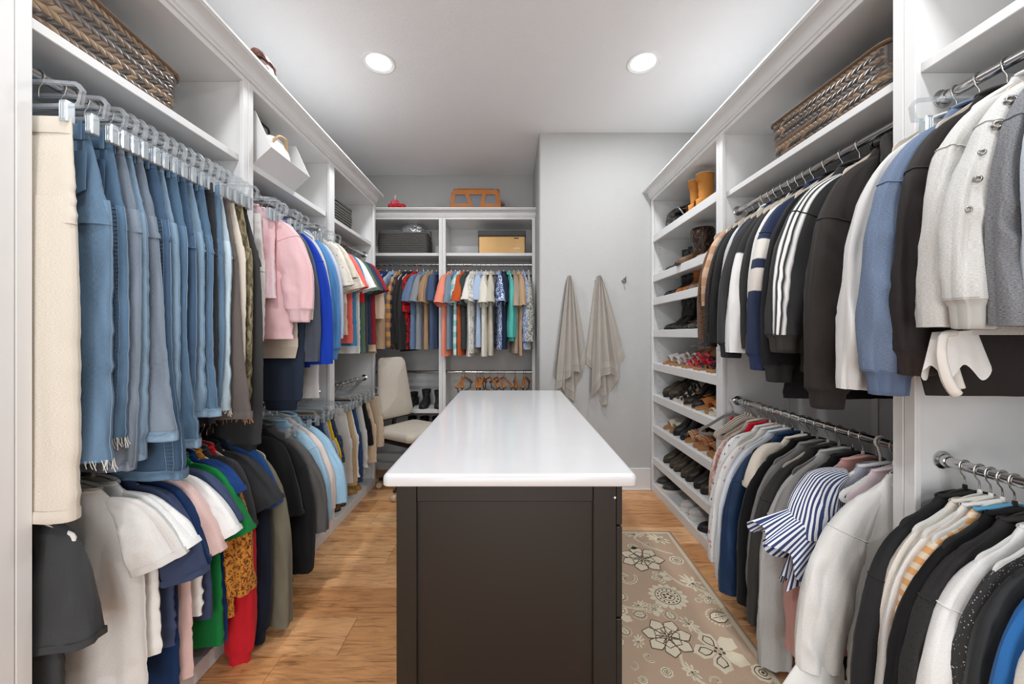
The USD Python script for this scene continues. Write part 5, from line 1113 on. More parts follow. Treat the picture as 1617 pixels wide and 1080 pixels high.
# ================================================================== baskets, boxes and bags
STR = [simple('strand_brown', (104, 84, 66), 0.3), simple('strand_dark', (62, 54, 48), 0.3), simple('strand_tan', (134, 110, 84), 0.32), simple('strand_grey', (88, 80, 74), 0.28)]
def woven_basket(label, y0, y1, side, h_near, h_far, handle):
    x0, x1 = X_FRONT + 0.032, X_FRONT + 0.36
    sg = -1 if side == 'left' else 1
    cx_, cy_, hx, hy = sg * (x0 + x1) / 2, (y0 + y1) / 2, (x1 - x0) / 2, (y1 - y0) / 2
    o = thing('woven_basket', label, 'basket', (cx_, cy_, SHELF_Z + 0.001), 0)
    ring = lambda k, fl: rr(hx - 0.014 + fl, hy - 0.014 + fl, 0.05, 14)
    hz = lambda P: h_near + (h_far - h_near) * (P[:, 1] + hy) / (2 * hy)
    rows = 9
    R = []
    for k in range(rows + 1):
        t = k / rows; P = ring(k, 0.013 * t); R.append(np.c_[P, hz(P) * t])
    Rin = [np.c_[rr(hx - 0.005, hy - 0.005, 0.045, 14), hz(rr(hx - 0.005, hy - 0.005, 0.045, 14)) * 0.99], np.c_[rr(hx - 0.02, hy - 0.02, 0.04, 14), np.full(56, 0.008)]]
    part(o, 'basket_wall', loft(np.stack(R + Rin), True, True, True)[:2], STR[1], 40)
    # strands: slanted pillows, slanting the other way in every second row
    from shapely.geometry import LinearRing
    per = LinearRing(rr(hx - 0.014, hy - 0.014, 0.05, 14)); L_ = per.length; n = int(L_ / 0.0235); mats = {k: [] for k in range(4)}; rs = random.Random(5)
    for k in range(rows):
        t0, t1 = k / rows, (k + 1.0) / rows
        for i in range(n):
            sl = 0.85 if k % 2 else -0.85; s0 = (i + 0.03) / n; s1 = (i + 0.97) / n; sh_ = sl / n
            G = []
            for a in np.linspace(0, 1, 3):
                for b in np.linspace(0, 1, 4):
                    s_ = (s0 + (s1 - s0) * a + sh_ * (b - 0.5)) % 1.0
                    p = per.interpolate(s_, normalized=True); q = per.interpolate((s_ + 0.002) % 1, normalized=True)
                    tx, ty = q.x - p.x, q.y - p.y; ll = math.hypot(tx, ty) + 1e-9; nx, ny = ty / ll, -tx / ll
                    tt = t0 + (t1 - t0) * (b * 1.06 - 0.03); bul = 0.0012 + 0.0042 * math.sin(math.pi * (0.12 + 0.76 * a)) * (0.35 + 0.65 * math.sin(math.pi * (0.1 + 0.8 * b)))
                    hh = (h_near + (h_far - h_near) * (p.y + hy) / (2 * hy))
                    fl = 0.013 * tt
                    G.append((p.x + nx * (bul + fl), p.y + ny * (bul + fl), hh * tt))
            v = np.array(G); idx = np.arange(12).reshape(3, 4); f = []
            for aa in range(2):
                for bb in range(3): f += [[idx[aa, bb], idx[aa + 1, bb], idx[aa + 1, bb + 1]], [idx[aa, bb], idx[aa + 1, bb + 1], idx[aa, bb + 1]]]
            f = np.array(f); c_ = np.cross(v[f[0, 1]] - v[f[0, 0]], v[f[0, 2]] - v[f[0, 0]])
            if c_ @ np.array([v[:, 0].mean(), v[:, 1].mean(), 0]) < 0: f = f[:, ::-1]
            mi = [0, 1, 2, 0, 3, 1][k % 6] if rs.random() < 0.75 else rs.randrange(4)
            front = v[:, 0].mean() * sg < -hx + 0.02
            if front: part(o, 'strand', (v, f), STR[mi], True)
            else: mats[mi].append((v, f))
    for mi in mats:
        if mats[mi]: part(o, 'woven_strands', cat(*mats[mi]), STR[mi], True, kind='stuff')
    P = rr(hx + 0.002, hy + 0.002, 0.055, 14); P3 = np.c_[P, hz(P) + 0.003]; P3 = np.vstack([P3, P3[:2]])
    part(o, 'rim', tube(P3, 0.0075, 8), STR[0], True)
    if handle:
        for s in (-1, 1):
            ye = s * (hy + 0.006)
            part(o, 'handle', tube(spline([(-0.07, ye * 0.98, h_far * 0.55), (-0.065, ye, h_far + 0.03), (-0.03, ye, h_far + 0.075), (0.03, ye, h_far + 0.075), (0.065, ye, h_far + 0.03), (0.07, ye * 0.98, h_far * 0.55)], 24), 0.0068, 8), STR[1], True)
    return o
woven_basket('brown and grey woven basket on the shelf above the jeans', 0.985, 1.47, 'left', 0.19, 0.135, False)
woven_basket('brown and grey woven basket with rope handle on the shelf above the sweatshirts', 1.262, 1.87, 'right', 0.15, 0.172, True)

def blob(rx, ry, rz, seed, amp=0.25, k=3.0, sub=3, flat_=True):
    m = trimesh.creation.icosphere(sub, 1.0); v = np.array(m.vertices)
    d = 1 + amp * (meshkit.fbm(v * k + seed, 3, seed) - 0.5) * 2
    v = v * d[:, None] * [rx, ry, rz]
    if flat_: v[:, 2] = np.maximum(v[:, 2], -rz * 0.55)
    return v - [0, 0, v[:, 2].min()], np.array(m.faces)

# slanted white bin
B = thing('slanted_bin', 'white slant-fronted bin on the shelf above the pink sweatshirt', 'storage bin', (0, 0, 0))
prof = Polygon([(1.165, 2.264), (1.255, SHELF_Z + 0.001), (1.56, SHELF_Z + 0.001), (1.56, 2.46), (1.245, 2.44)])
for y_ in (1.862, 2.212):
    m = extrude(affinity.scale(prof, -1, 1, origin=(0, 0)), 0.006, 'y'); part(B, 'side_panel', (m[0] + [0, y_ + 0.006, 0], m[1]), white_paint)
def slabline(p, q, th, y0, y1):
    d = np.array(q) - np.array(p); n_ = np.array([-d[1], d[0]]) / np.linalg.norm(d) * th
    P = [p, q, tuple(np.array(q) + n_), tuple(np.array(p) + n_)]; m = extrude(Polygon([(-a, b) for a, b in P]), y1 - y0, 'y'); return m[0] + [0, y1, 0], m[1]
part(B, 'front_panel', slabline((1.255, SHELF_Z + 0.001), (1.165, 2.264), -0.005, 1.868, 2.212), white_paint)
part(B, 'bottom_panel', box(-1.26, -1.56, 1.869, 2.2115, SHELF_Z + 0.0012, SHELF_Z + 0.006), white_paint)
part(B, 'back_panel', box(-1.555, -1.56, 1.869, 2.2115, SHELF_Z + 0.0065, 2.45), white_paint)
o = thing('handbag', 'dark brown handbag standing in the slanted white bin', 'handbag', (-1.385, 2.06, SHELF_Z + 0.0075)); v, f = blob(0.06, 0.125, 0.175, 3, 0.12); part(o, 'bag_body', (v, f), simple('bag_brown', (66, 48, 36), 0.5), True)
part(o, 'strap', tube(spline([(0.03, -0.08, 0.22), (0.05, -0.04, 0.295), (0.05, 0.04, 0.295), (0.03, 0.08, 0.22)], 20), 0.006, 8), simple('bag_strap', (52, 38, 28), 0.5), True)
o = thing('cloth_bag', 'white cloth bag with tan straps in front inside the slanted white bin', 'bag', (-1.258, 2.04, SHELF_Z + 0.062)); v, f = blob(0.05, 0.12, 0.1, 8, 0.2); part(o, 'bag_body', (v, f), white_c, True)
part(o, 'strap', tube(spline([(0.03, -0.07, 0.10), (0.045, -0.03, 0.15), (0.04, 0.03, 0.16), (0.02, 0.07, 0.11)], 20), 0.007, 8), simple('strap_tan', (206, 172, 130), 0.6), True)

def ribbed_box(name, label, cat_, loc, hx, hy, h, rows, m, m2, rz=0.0, handles=True, lid=False):
    o = thing(name, label, cat_, loc, rz)
    R = []
    for k in range(rows):
        for q in (0.0, 0.25, 0.5, 0.75):
            t = (k + q) / rows; P = rr(hx * (0.94 + 0.06 * math.sin(math.pi * (0.15 + 0.7 * t))), hy * (0.94 + 0.06 * math.sin(math.pi * (0.15 + 0.7 * t))), 0.04, 10)
            P = P * (1 + 0.020 * (math.sin(math.pi * q) - 0.5)); R.append(np.c_[P, np.full(len(P), t * h)])
    R = np.stack(R); R[..., 2] += 0.006 * (meshkit.noise(R * 9 + 4, 3) - 0.5) * (R[..., 2] / h)
    R2 = np.concatenate([R, (R[-1:] * [0.95, 0.93, 1]), (R[-1:] * [0.9, 0.88, 0.1])])
    part(o, 'basket_wall', loft(R2, True, True, True)[:2], m, 50)
    E = R[-1] + [0, 0, 0.004]; part(o, 'rim', tube(np.vstack([E, E[:2]]), 0.0085, 8), m2, True)
    # crochet stitches along each row
    st = []
    for k in range(rows):
        P = np.vstack([R[k * 4 + 2], R[k * 4 + 2][:1]]); d = np.r_[0, np.cumsum(np.linalg.norm(np.diff(P, axis=0), axis=1))]
        for s_ in np.arange(0, d[-1], 0.016):
            p = np.array([np.interp(s_, d, P[:, c]) for c in range(3)]); p2 = np.array([np.interp(min(s_ + 0.011, d[-1]), d, P[:, c]) for c in range(3)])
            nrm = np.array([p[0] / hx ** 2, p[1] / hy ** 2, 0]); nrm /= np.linalg.norm(nrm) + 1e-9
            st.append(tube([p + nrm * 0.001 - [0, 0, 0.003], (p + p2) / 2 + nrm * 0.0035, p2 + nrm * 0.001 + [0, 0, 0.004]], [0.002, 0.0038, 0.002], 5))
    part(o, 'stitches', cat(*st), m2, True, kind='stuff')
    if handles:
        for s in (-1, 1): part(o, 'handle', tube(spline([(s * hx * 0.97, -0.03, h * 0.62), (s * (hx + 0.008), -0.028, h + 0.03), (s * (hx + 0.008), 0.0, h + 0.046), (s * (hx + 0.008), 0.028, h + 0.03), (s * hx * 0.97, 0.03, h * 0.62)], 18), 0.005, 8), m2, True)
    if lid:
        P = rr(hx * 0.99, hy * 0.99, 0.04, 10); L2 = np.stack([np.c_[P * a, np.full(len(P), z)] for a, z in ((0.99, h + 0.013), (1.03, h + 0.014), (1.03, h + 0.03), (0.9, h + 0.045), (0.3, h + 0.055))])
        part(o, 'lid', loft(L2, True, True, True)[:2], m, 40); part(o, 'knob', tube(spline([(-0.03, 0, h + 0.05), (-0.025, 0, h + 0.08), (0.025, 0, h + 0.08), (0.03, 0, h + 0.05)], 12), 0.008, 8), m2, True)
    return o
cord = simple('charcoal_cord', (84, 82, 79), 0.8, bump=(260.0, 0.5, 0.002)); cord2 = simple('charcoal_stitch', (104, 101, 97), 0.8)
ribbed_box('crochet_basket', 'charcoal crochet basket with loop handles on the back shelf', 'basket', (-1.105, Y_BACKFACE + 0.17, SHELF_Z + 0.001), 0.255, 0.13, 0.205, 9, cord, cord2)
o = single('plastic_wrap', moved(blob(0.11, 0.06, 0.085, 21, 0.45, 4.0), (-1.03, Y_BACKFACE + 0.17, SHELF_Z + 0.205)), pane_mat('cling_plastic', (240, 240, 240), 0.55, 0.2), 'crumpled clear plastic wrap sticking out of the charcoal crochet basket', 'plastic wrap', None, True)
ribbed_box('lidded_basket', 'charcoal lidded basket on the shelf above the polo shirts', 'basket', (-1.39, 2.86, SHELF_Z + 0.001), 0.145, 0.16, 0.115, 6, cord, cord2, handles=False, lid=True)
gold = simple('gold_card', (176, 142, 96), 0.32, 0.85, var=0.06); boxdark = simple('box_charcoal', (62, 62, 60), 0.6)
G = thing('gift_box', 'gold storage box with charcoal lid on the back shelf', 'box', (-0.093, Y_BACKFACE + 0.18, SHELF_Z + 0.001))
part(G, 'box_body', box(-0.235, 0.235, -0.13, 0.13, 0, 0.178, 0.002), gold); part(G, 'lid', box(-0.243, 0.243, -0.138, 0.138, 0.1785, 0.228, 0.003), boxdark)
part(G, 'lid_edge', box(-0.2435, 0.2435, -0.139, 0.139, 0.168, 0.178, 0.001), black_plastic)
for s in (-1, 1): part(G, 'corner_strip', box(s * 0.235 - 0.004, s * 0.235 + 0.004, -0.134, -0.1285, 0, 0.168, 0.001), black_plastic)
part(G, 'thumb_slot', box(0.125, 0.170, -0.1325, -0.1302, 0.146, 0.156, 0.001), black_plastic); part(G, 'label_line', box(0.118, 0.185, -0.1322, -0.1302, 0.046, 0.053, 0.0005), velvet['white']); part(G, 'label_mark', box(0.150, 0.155, -0.1322, -0.1302, 0.066, 0.075, 0.0005), velvet['white'])
# duffel on the back crown
TZ = TOP_Z + 0.0945
tan = simple('tan_leather', (182, 112, 54), 0.5, var=0.12); meshg = simple('grey_bag_mesh', (126, 130, 138), 0.7, bump=(300.0, 0.4, 0.002))
D_ = thing('duffel_bag', 'tan leather and grey mesh duffel bag on top of the back shelving', 'bag', (-0.365, Y_BACKFACE + 0.19, TZ + 0.001))
R = []
for z, w, d in ((0, 0.268, 0.115), (0.012, 0.276, 0.122), (0.10, 0.262, 0.12), (0.19, 0.238, 0.105), (0.235, 0.222, 0.075), (0.252, 0.20, 0.04)):
    P = rr(w, d, 0.04, 8); R.append(np.c_[P, np.full(len(P), z + 0.0) + (0.012 * np.sin(P[:, 0] * 8) if z > 0.2 else 0)])
part(D_, 'bag_body', loft(np.stack(R), True, True, True)[:2], meshg, True)
def front_piece(name, pts, th=0.004, m=tan):
    g = extrude(Polygon(pts).buffer(0.003), th, 'y'); v = np.array(g[0]); v[:, 1] += -0.1195 + 0.075 * np.clip(v[:, 2] - 0.10, 0, 1) ** 1.0 * 0.9
    part(D_, name, (v, g[1]), m)
front_piece('lower_panel', [(-0.262, 0.004), (0.262, 0.004), (0.255, 0.072), (0.10, 0.085), (0.0, 0.028), (-0.10, 0.085), (-0.255, 0.072)])
front_piece('side_strip', [(-0.265, 0.01), (-0.22, 0.01), (-0.205, 0.20), (-0.24, 0.20)]); front_piece('side_strip', [(0.265, 0.01), (0.22, 0.01), (0.205, 0.20), (0.24, 0.20)])
front_piece('upper_strip', [(-0.236, 0.178), (0.236, 0.178), (0.225, 0.222), (-0.225, 0.222)])
front_piece('strap', [(-0.115, 0.20), (-0.078, 0.20), (-0.012, 0.03), (-0.042, 0.02)], 0.008); front_piece('strap', [(0.115, 0.20), (0.078, 0.20), (0.042, 0.02), (0.072, 0.02)], 0.008)
part(D_, 'medallion', moved(lathe([(0, 0.004), (0.018, 0.004), (0.02, 0)], 8), (-0.015, -0.112, 0.11), rx=math.pi / 2), simple('cream_leather', (226, 210, 180), 0.6))
part(D_, 'top_flap', cat(moved(box(-0.20, 0.19, -0.05, 0.05, 0.245, 0.268, 0.009), (0, 0, 0))), tan)
for s in (-1, 1): part(D_, 'end_ear', moved(blob(0.022, 0.05, 0.035, 4 + s, 0.15), (s * 0.222, 0, 0.222)), tan, True)
part(D_, 'side_tab', moved(blob(0.025, 0.02, 0.02, 14, 0.1), (0.275, 0.0, 0.105)), tan, True)
# little ornament
O_ = thing('floral_ornament', 'small red and pink flower ornament on top of the back shelving', 'ornament', (-1.155, Y_BACKFACE + 0.06, TZ + 0.001))
part(O_, 'base', blob(0.105, 0.05, 0.03, 5, 0.4, 5), simple('ornament_gold', (176, 110, 52), 0.5), True)
for k, (x_, z_) in enumerate([(-0.02, 0.03), (0.02, 0.032), (0.06, 0.028), (-0.06, 0.03)]): part(O_, 'blossom', moved(blob(0.03, 0.03, 0.026, 30 + k, 0.35, 4), (x_, -0.02, z_)), simple('ornament_red', (204, 44, 48), 0.5), True)
pet = []
for k in range(7):
    a = k * 2 * math.pi / 7; q = moved(blob(0.011, 0.024, 0.044, 2, 0.05), (0, 0, 0), rx=0.5); pet.append(moved(q[:2], (-0.025 + 0.015 * math.cos(a), 0.015 * math.sin(a), 0.05), rz=a))
part(O_, 'petals', cat(*[p[:2] for p in pet]), simple('ornament_pink', (226, 96, 112), 0.5), True)
part(O_, 'finial', tube([(-0.025, 0, 0.08), (-0.025, 0, 0.125), (-0.022, 0, 0.16)], [0.004, 0.004, 0.012], 8), simple('ornament_white', (226, 214, 210), 0.4), True)
# metallic bag on the left crown
S_ = thing('metallic_pouch', 'rose-silver metallic pouch lying on top of the left shelving', 'bag', (-1.225, 1.87, TZ + 0.001), 10)
part(S_, 'pouch_body', blob(0.06, 0.105, 0.045, 17, 0.25, 2.5), simple('rose_silver', (196, 176, 172), 0.28, 0.85), True)
part(S_, 'pouch_flap', moved(blob(0.035, 0.10, 0.02, 19, 0.2, 2.5), (0.02, 0.0, 0.055)), simple('rose_copper', (150, 112, 106), 0.3, 0.8), True)

# ================================================================== shoes
SHC = {}
def leather(name, rgb, rough=0.45): return simple('leather_' + name, rgb, rough, bump=(90.0, 0.2, 0.001))
lining = simple('shoe_lining', (70, 60, 52), 0.9); cork = simple('cork_sole', (182, 132, 86), 0.7, var=0.1); rubber_w = simple('rubber_white', (226, 224, 218), 0.6); rubber_k = simple('rubber_black', (30, 29, 28), 0.6)
def foot_w(x): return 1.12 * pch([0, 0.06, 0.28, 0.5, 0.72, 0.9, 1.0], [0.014, 0.030, 0.027, 0.032, 0.041, 0.030, 0.008], x)
def basez(x, H): return H * (1 - np.clip((x - 0.22) / 0.48, 0, 1) ** 2 * (3 - 2 * np.clip((x - 0.22) / 0.48, 0, 1)))
def sole_mesh(L, th, H=0.0, grow=1.06):
    x = np.linspace(0, 1, 26); w = foot_w(x) * grow; z = basez(x, H)
    R = np.stack([np.array([[X * L, -W, Z], [X * L, W, Z], [X * L, W, Z + th], [X * L, -W, Z + th]]) for X, W, Z in zip(x, w, z)])
    return loft(R, True, True, True)[:2]
def upper_mesh(L, z0, H, prof, open0=0.04, open1=0.45, cav=True):
    x = np.linspace(0.0, 1.0, 30); w = foot_w(x); zb = basez(x, H) + z0; h = pch([p[0] for p in prof], [p[1] for p in prof], x)
    ph = np.linspace(0, np.pi, 19); R = np.zeros((30, 19, 3))
    for i in range(30):
        yy_ = w[i] * np.sign(np.cos(ph)) * np.abs(np.cos(ph)) ** 0.6; zz = h[i] * np.sin(ph) ** 0.55
        if cav and open0 < x[i] < open1: zz = np.where(np.abs(yy_) < w[i] * 0.72, 0.012, zz)
        R[i] = np.stack([np.full(19, x[i] * L), -yy_, zb[i] + zz], 1)
    return loft(R, False)
def shoe(kind, label, loc, rot, c, c2=None, L=0.265, H=0.0, shaft=0.0, group=None, name=None, cat_='shoe', tilt=0.0, sole=None, nstrap=3):
    o = thing(name or {'boot': 'boot', 'sneaker': 'sneaker', 'flat': 'flat_shoe', 'slide': 'slide_sandal', 'strappy': 'strappy_sandal', 'woven': 'woven_sandal', 'pump': 'court_shoe'}[kind], label, cat_, loc, rot, group, rot=(0, tilt, rot) if tilt else None)
    if kind == 'sneaker':
        part(o, 'sole', sole_mesh(L, 0.028, 0.004), sole or rubber_w, 40)
        u = part(o, 'upper', upper_mesh(L, 0.026, 0.004, [(0, 0.055), (0.12, 0.07 + shaft), (0.3, 0.058 + shaft * 0.9), (0.45, 0.068), (0.7, 0.05), (0.92, 0.036), (1, 0.012)], 0.03, 0.40), c, True)
        part(u, 'lining', box(0.05 * L, 0.36 * L, -0.020, 0.020, 0.036, 0.05 + shaft * 0.5, 0.008), lining)
        for k in range(4): part(u, 'lace', tube(spline([(L * (0.44 + 0.065 * k), -0.02, 0.082 - 0.007 * k), (L * (0.45 + 0.065 * k), 0, 0.098 - 0.008 * k), (L * (0.46 + 0.065 * k), 0.02, 0.082 - 0.007 * k)], 8), 0.0028, 6), c2 or rubber_w, True)
    elif kind == 'boot':
        part(o, 'sole', sole_mesh(L, 0.012, H), sole or rubber_k, 40)
        part(o, 'heel', box(0.002, 0.065, -0.028, 0.028, 0.0, max(0.012, H + 0.001), 0.004), sole or rubber_k)
        part(o, 'upper', upper_mesh(L, 0.011, H, [(0, 0.06), (0.12, 0.075), (0.32, 0.085), (0.5, 0.068), (0.7, 0.05), (0.92, 0.034), (1, 0.010)], cav=False), c, True)
        n = 14; t = np.linspace(0, 1, n); R = []
        for q in t:
            z = H + 0.055 + (shaft - 0.055) * q; a = 0.052 + 0.006 * q - 0.006 * math.sin(math.pi * q); b = 0.034 + 0.012 * q; g_ = np.arange(20) * 2 * np.pi / 20
            wob = 0.0035 * (meshkit.noise(np.stack([g_ * 1.5, g_ * 0 + q * 7, g_ * 0 + len(label)], -1), 5) - 0.5) * 2
            R.append(np.stack([0.068 + 0.01 * (1 - q) + (a + wob) * np.cos(g_), (b + wob) * np.sin(g_), np.full(20, z)], 1))
        R.append(R[-1] * [1, 0.9, 1] + [0, 0, 0.001]); R.append(R[-1] * [1, 0.85, 1] - [0, 0, 0.05])
        part(o, 'shaft', loft(np.stack(R), True, False, True)[:2], c2 or c, True)
        part(o, 'shaft_rim', tube(np.vstack([R[n - 1], R[n - 1][:2]]), 0.0028, 6, False), simple('boot_rim_' + ('fleece' if shaft > 0.2 and c2 is None else 'trim'), (206, 190, 166) if shaft > 0.2 and c2 is None else (50, 44, 40), 0.9), True)
    elif kind in ('flat', 'pump'):
        part(o, 'sole', sole_mesh(L, 0.008, H), sole or rubber_k, 40)
        if H > 0.02: part(o, 'heel', tube([(0.035, 0, H + 0.006), (0.03, 0, H * 0.5), (0.03, 0, 0.0)], [0.022, 0.010, 0.008], 10), sole or rubber_k, True)
        u = part(o, 'upper', upper_mesh(L, 0.007, H, [(0, 0.05), (0.1, 0.056), (0.3, 0.04), (0.5, 0.036), (0.72, 0.042), (0.92, 0.03), (1, 0.008)], 0.03, 0.62), c, True)
        part(u, 'insole', moved(box(0.03 * L, 0.60 * L, -0.02, 0.02, 0, 0.004, 0.001), (0, 0, 0.022 + H * 0.55)), c2 or lining)
    else:
        part(o, 'sole', sole_mesh(L, 0.016, H), sole or cork, 40)
        if H > 0.03: part(o, 'heel', box(0.004, 0.06, -0.024, 0.024, 0.0, H + 0.002, 0.006), sole or cork)
        def strap(x0, x1, h, m, nm='strap', seg=6):
            g_ = np.linspace(0, np.pi, 13); R = []
            for x_ in np.linspace(x0, x1, seg):
                w_ = float(foot_w(np.array([x_]))[0]) * 1.06; zz = float(basez(np.array([x_]), H)[0]) + 0.012
                R.append(np.stack([np.full(13, x_ * L), -w_ * np.cos(g_), zz + h * np.sin(g_) ** 0.7], 1))
            R = np.stack(R); R = np.concatenate([R, R[::-1] * [1, 0.94, 1] - [0, 0, 0.0025]]); R = np.concatenate([R, R[:1]])
            part(o, nm, loft(R, False)[:2], m, 40)
        if kind == 'slide':
            strap(0.50, 0.80, 0.05, c)
        elif kind == 'woven':
            strap(0.42, 0.86, 0.048, c); bumps = []
            for i in range(5):
                for j in range(7):
                    x_ = 0.45 + 0.085 * i; a_ = 0.35 + 0.40 * j; w_ = float(foot_w(np.array([x_]))[0]) * 1.06
                    bumps.append(moved(trimesh.creation.icosphere(1, 1.0), (x_ * L, -w_ * math.cos(a_), 0.014 + H * 0.2 + 0.05 * math.sin(a_) ** 0.7), s=0.0088))
            part(o, 'braided_knots', cat(*[b[:2] for b in bumps]), c2 or c, True, kind='stuff')
        else:
            for k in range(nstrap): strap(0.86 - 0.16 * k, 0.92 - 0.16 * k, 0.032 + 0.012 * k, c if k % 2 == 0 or c2 is None else c2)
            zz = H + 0.06; g_ = np.linspace(0, 2 * np.pi, 25)
            part(o, 'ankle_strap', tube(np.stack([0.055 + 0.045 * np.cos(g_), 0.03 * np.sin(g_), np.full(25, zz) + 0.004 * np.cos(g_)], 1), 0.004, 6, False), c2 or c, True)
            part(o, 'heel_counter', tube([(0.012, 0, H + 0.012), (0.008, 0, H + 0.04), (0.011, 0, zz)], 0.009, 8), c, True)
    return o
K = leather('black', (30, 28, 27)); TN = leather('tan', (186, 116, 56), 0.6); OL = leather('olive', (70, 62, 48)); BR = leather('brown', (96, 68, 46)); CR = leather('cream', (226, 216, 198)); WH = leather('white', (232, 230, 225)); PK = leather('hot_pink', (222, 40, 96)); RD = leather('red', (204, 44, 44)); NV = leather('navy', (58, 74, 92)); TP = leather('taupe', (150, 130, 112)); CM = leather('caramel', (196, 140, 100)); SV = leather('silver', (205, 203, 200), 0.35); CH = leather('charcoal', (62, 60, 58)); SUE = leather('sheepskin', (190, 126, 56), 0.9)
def shelf_pair(k, ys, kind, desc, c, z=None, x_toe=1.262, rot=180.0, n=2, dy=0.098, **kw):
    """A pair standing side by side, toes to the aisle; ys: the farther shoe's place along the shelf."""
    z = SHOE_Z[k] - 0.0018 if z is None else z
    L = kw.get('L', 0.265); first = None
    where = kw.pop('where', None) or 'on the %s shoe shelf' % ['top', 'second', 'third', 'fourth', 'fifth', 'sixth', 'seventh', 'lowest'][k]
    for i in range(n):
        lab = '%s %s, %s' % (desc, where, ['farther of the pair', 'nearer of the pair'][i]) if n == 2 else '%s %s' % (desc, where)
        jr = rot + (4 if i else -3); a = math.radians(jr)
        th_ = SLANT[k] if where.endswith('shoe shelf') else 0.0
        loc = (x_toe + L * math.cos(th_), ys - dy * i, z + (L + x_toe - X_FRONT - 0.0255) * math.sin(th_) + 0.001)
        rot_ = (0, math.degrees(th_), jr) if th_ else None
        if first is None: first = shoe(kind, lab, loc, jr, c, group=desc + 's' if n == 2 else None, tilt=rot_[1] if rot_ else 0.0, **kw)
        else: dup(first, lab, loc, jr, desc + 's', rot=rot_)
# top shelf
o = thing('leather_bag', 'slouchy shiny black leather bag lying on the top shoe shelf', 'handbag', (1.42, 3.06, SHOE_Z[0] - 0.0015))
part(o, 'bag_body', blob(0.15, 0.22, 0.085, 23, 0.3, 2.2, 4), simple('black_patent', (28, 27, 27), 0.25), True); part(o, 'bag_flap', moved(blob(0.13, 0.17, 0.05, 27, 0.3, 2.5, 4), (-0.03, -0.04, 0.07)), simple('black_patent', (28, 27, 27), 0.25), True)
part(o, 'strap', tube(spline([(-0.14, 0.10, 0.05), (-0.16, 0.0, 0.115), (-0.15, -0.12, 0.125), (-0.12, -0.18, 0.05)], 24), 0.006, 8), simple('bag_zip', (120, 116, 112), 0.35, 0.4), True)
for i_ in range(2): shoe('boot', 'tan sheepskin boot on the top shoe shelf, %s of the pair' % ['farther', 'nearer'][i_], (1.262, 2.745 - 0.115 * i_, SHOE_Z[0] - 0.0018), 4 - 8 * i_, SUE, shaft=0.25, L=0.26, sole=cork, group='tan sheepskin boots')
# second
shelf_pair(1, 3.13, 'boot', 'black leather ankle boot', K, shaft=0.15, H=0.03)
o = thing('cowboy_boot', 'brown and black swirl-stitched tall boot on the second shoe shelf', 'boot', (1.40, 2.80, SHOE_Z[1] - 0.0018), 180)
swirl = mat('boot_swirl', {'tc': ('texture_coordinate', {}), 'w': ('wave_texture', dict(scale=9.0, distortion=9.0, detail=1.0, detail_scale=2.0)), 'r': ('rgb_ramp', dict(ramp=[(0.35, lin((34, 26, 22))), (0.5, lin((104, 70, 44))), (0.7, lin((150, 106, 70))), (0.8, lin((40, 30, 26)))])), 'p': ('principled_bsdf', dict(roughness=0.45))}, [('tc.object', 'w.vector'), ('w.fac', 'r.fac'), ('r.color', 'p.base_color')])
part(o, 'shaft', lathe([(0.045, 0.03), (0.05, 0.06), (0.062, 0.12), (0.078, 0.2), (0.082, 0.25), (0.072, 0.268), (0.06, 0.262), (0.05, 0.2)], 28), swirl, True); part(o, 'upper', moved(upper_mesh(0.26, 0.011, 0.03, [(0, 0.06), (0.3, 0.085), (0.5, 0.07), (0.92, 0.034), (1, 0.01)], cav=False), (-0.06, 0, 0)), BR, True); part(o, 'sole', moved(sole_mesh(0.26, 0.012, 0.03), (-0.06, 0, 0)), rubber_k, 40); part(o, 'heel', box(-0.058, 0.0, -0.026, 0.026, 0, 0.031, 0.004), rubber_k)
shelf_pair(1, 2.62, 'flat', 'taupe suede flat', TP, c2=CR)
shelf_pair(1, 2.42, 'boot', 'brown suede boot', BR, shaft=0.22, L=0.26)
# third
shelf_pair(2, 3.14, 'boot', 'black buckled ankle boot', K, shaft=0.14, H=0.03); shelf_pair(2, 2.93, 'boot', 'caramel suede ankle boot', TN, shaft=0.14, H=0.04, sole=cork); shelf_pair(2, 2.72, 'boot', 'grey leather ankle boot', TP, shaft=0.14, H=0.03); shelf_pair(2, 2.5, 'boot', 'dark brown ankle boot', BR, shaft=0.14, H=0.03)
# fourth
shelf_pair(3, 3.14, 'boot', 'black stretch heeled boot', K, shaft=0.19, H=0.06); shelf_pair(3, 2.93, 'pump', 'black court shoe with tan lining', K, c2=TN, H=0.075); shelf_pair(3, 2.73, 'boot', 'black boot with silver toe cap', leather('pewter', (74, 72, 70), 0.35), shaft=0.15, H=0.04); shelf_pair(3, 2.52, 'boot', 'tan heeled boot', TN, shaft=0.17, H=0.05, sole=cork)
# fifth: sandals
shelf_pair(4, 3.14, 'slide', 'white slide on a tan sole', WH, x_toe=1.255)
shelf_pair(4, 2.94, 'strappy', 'white and silver strappy sandal', SV, H=0.045, sole=cork); shelf_pair(4, 2.76, 'strappy', 'hot pink and red wedge sandal', PK, c2=RD, H=0.07, sole=cork); shelf_pair(4, 2.58, 'strappy', 'black and white patterned sandal', K, c2=PK, H=0.0); shelf_pair(4, 2.41, 'slide', 'navy and orange slide', NV, sole=cork)
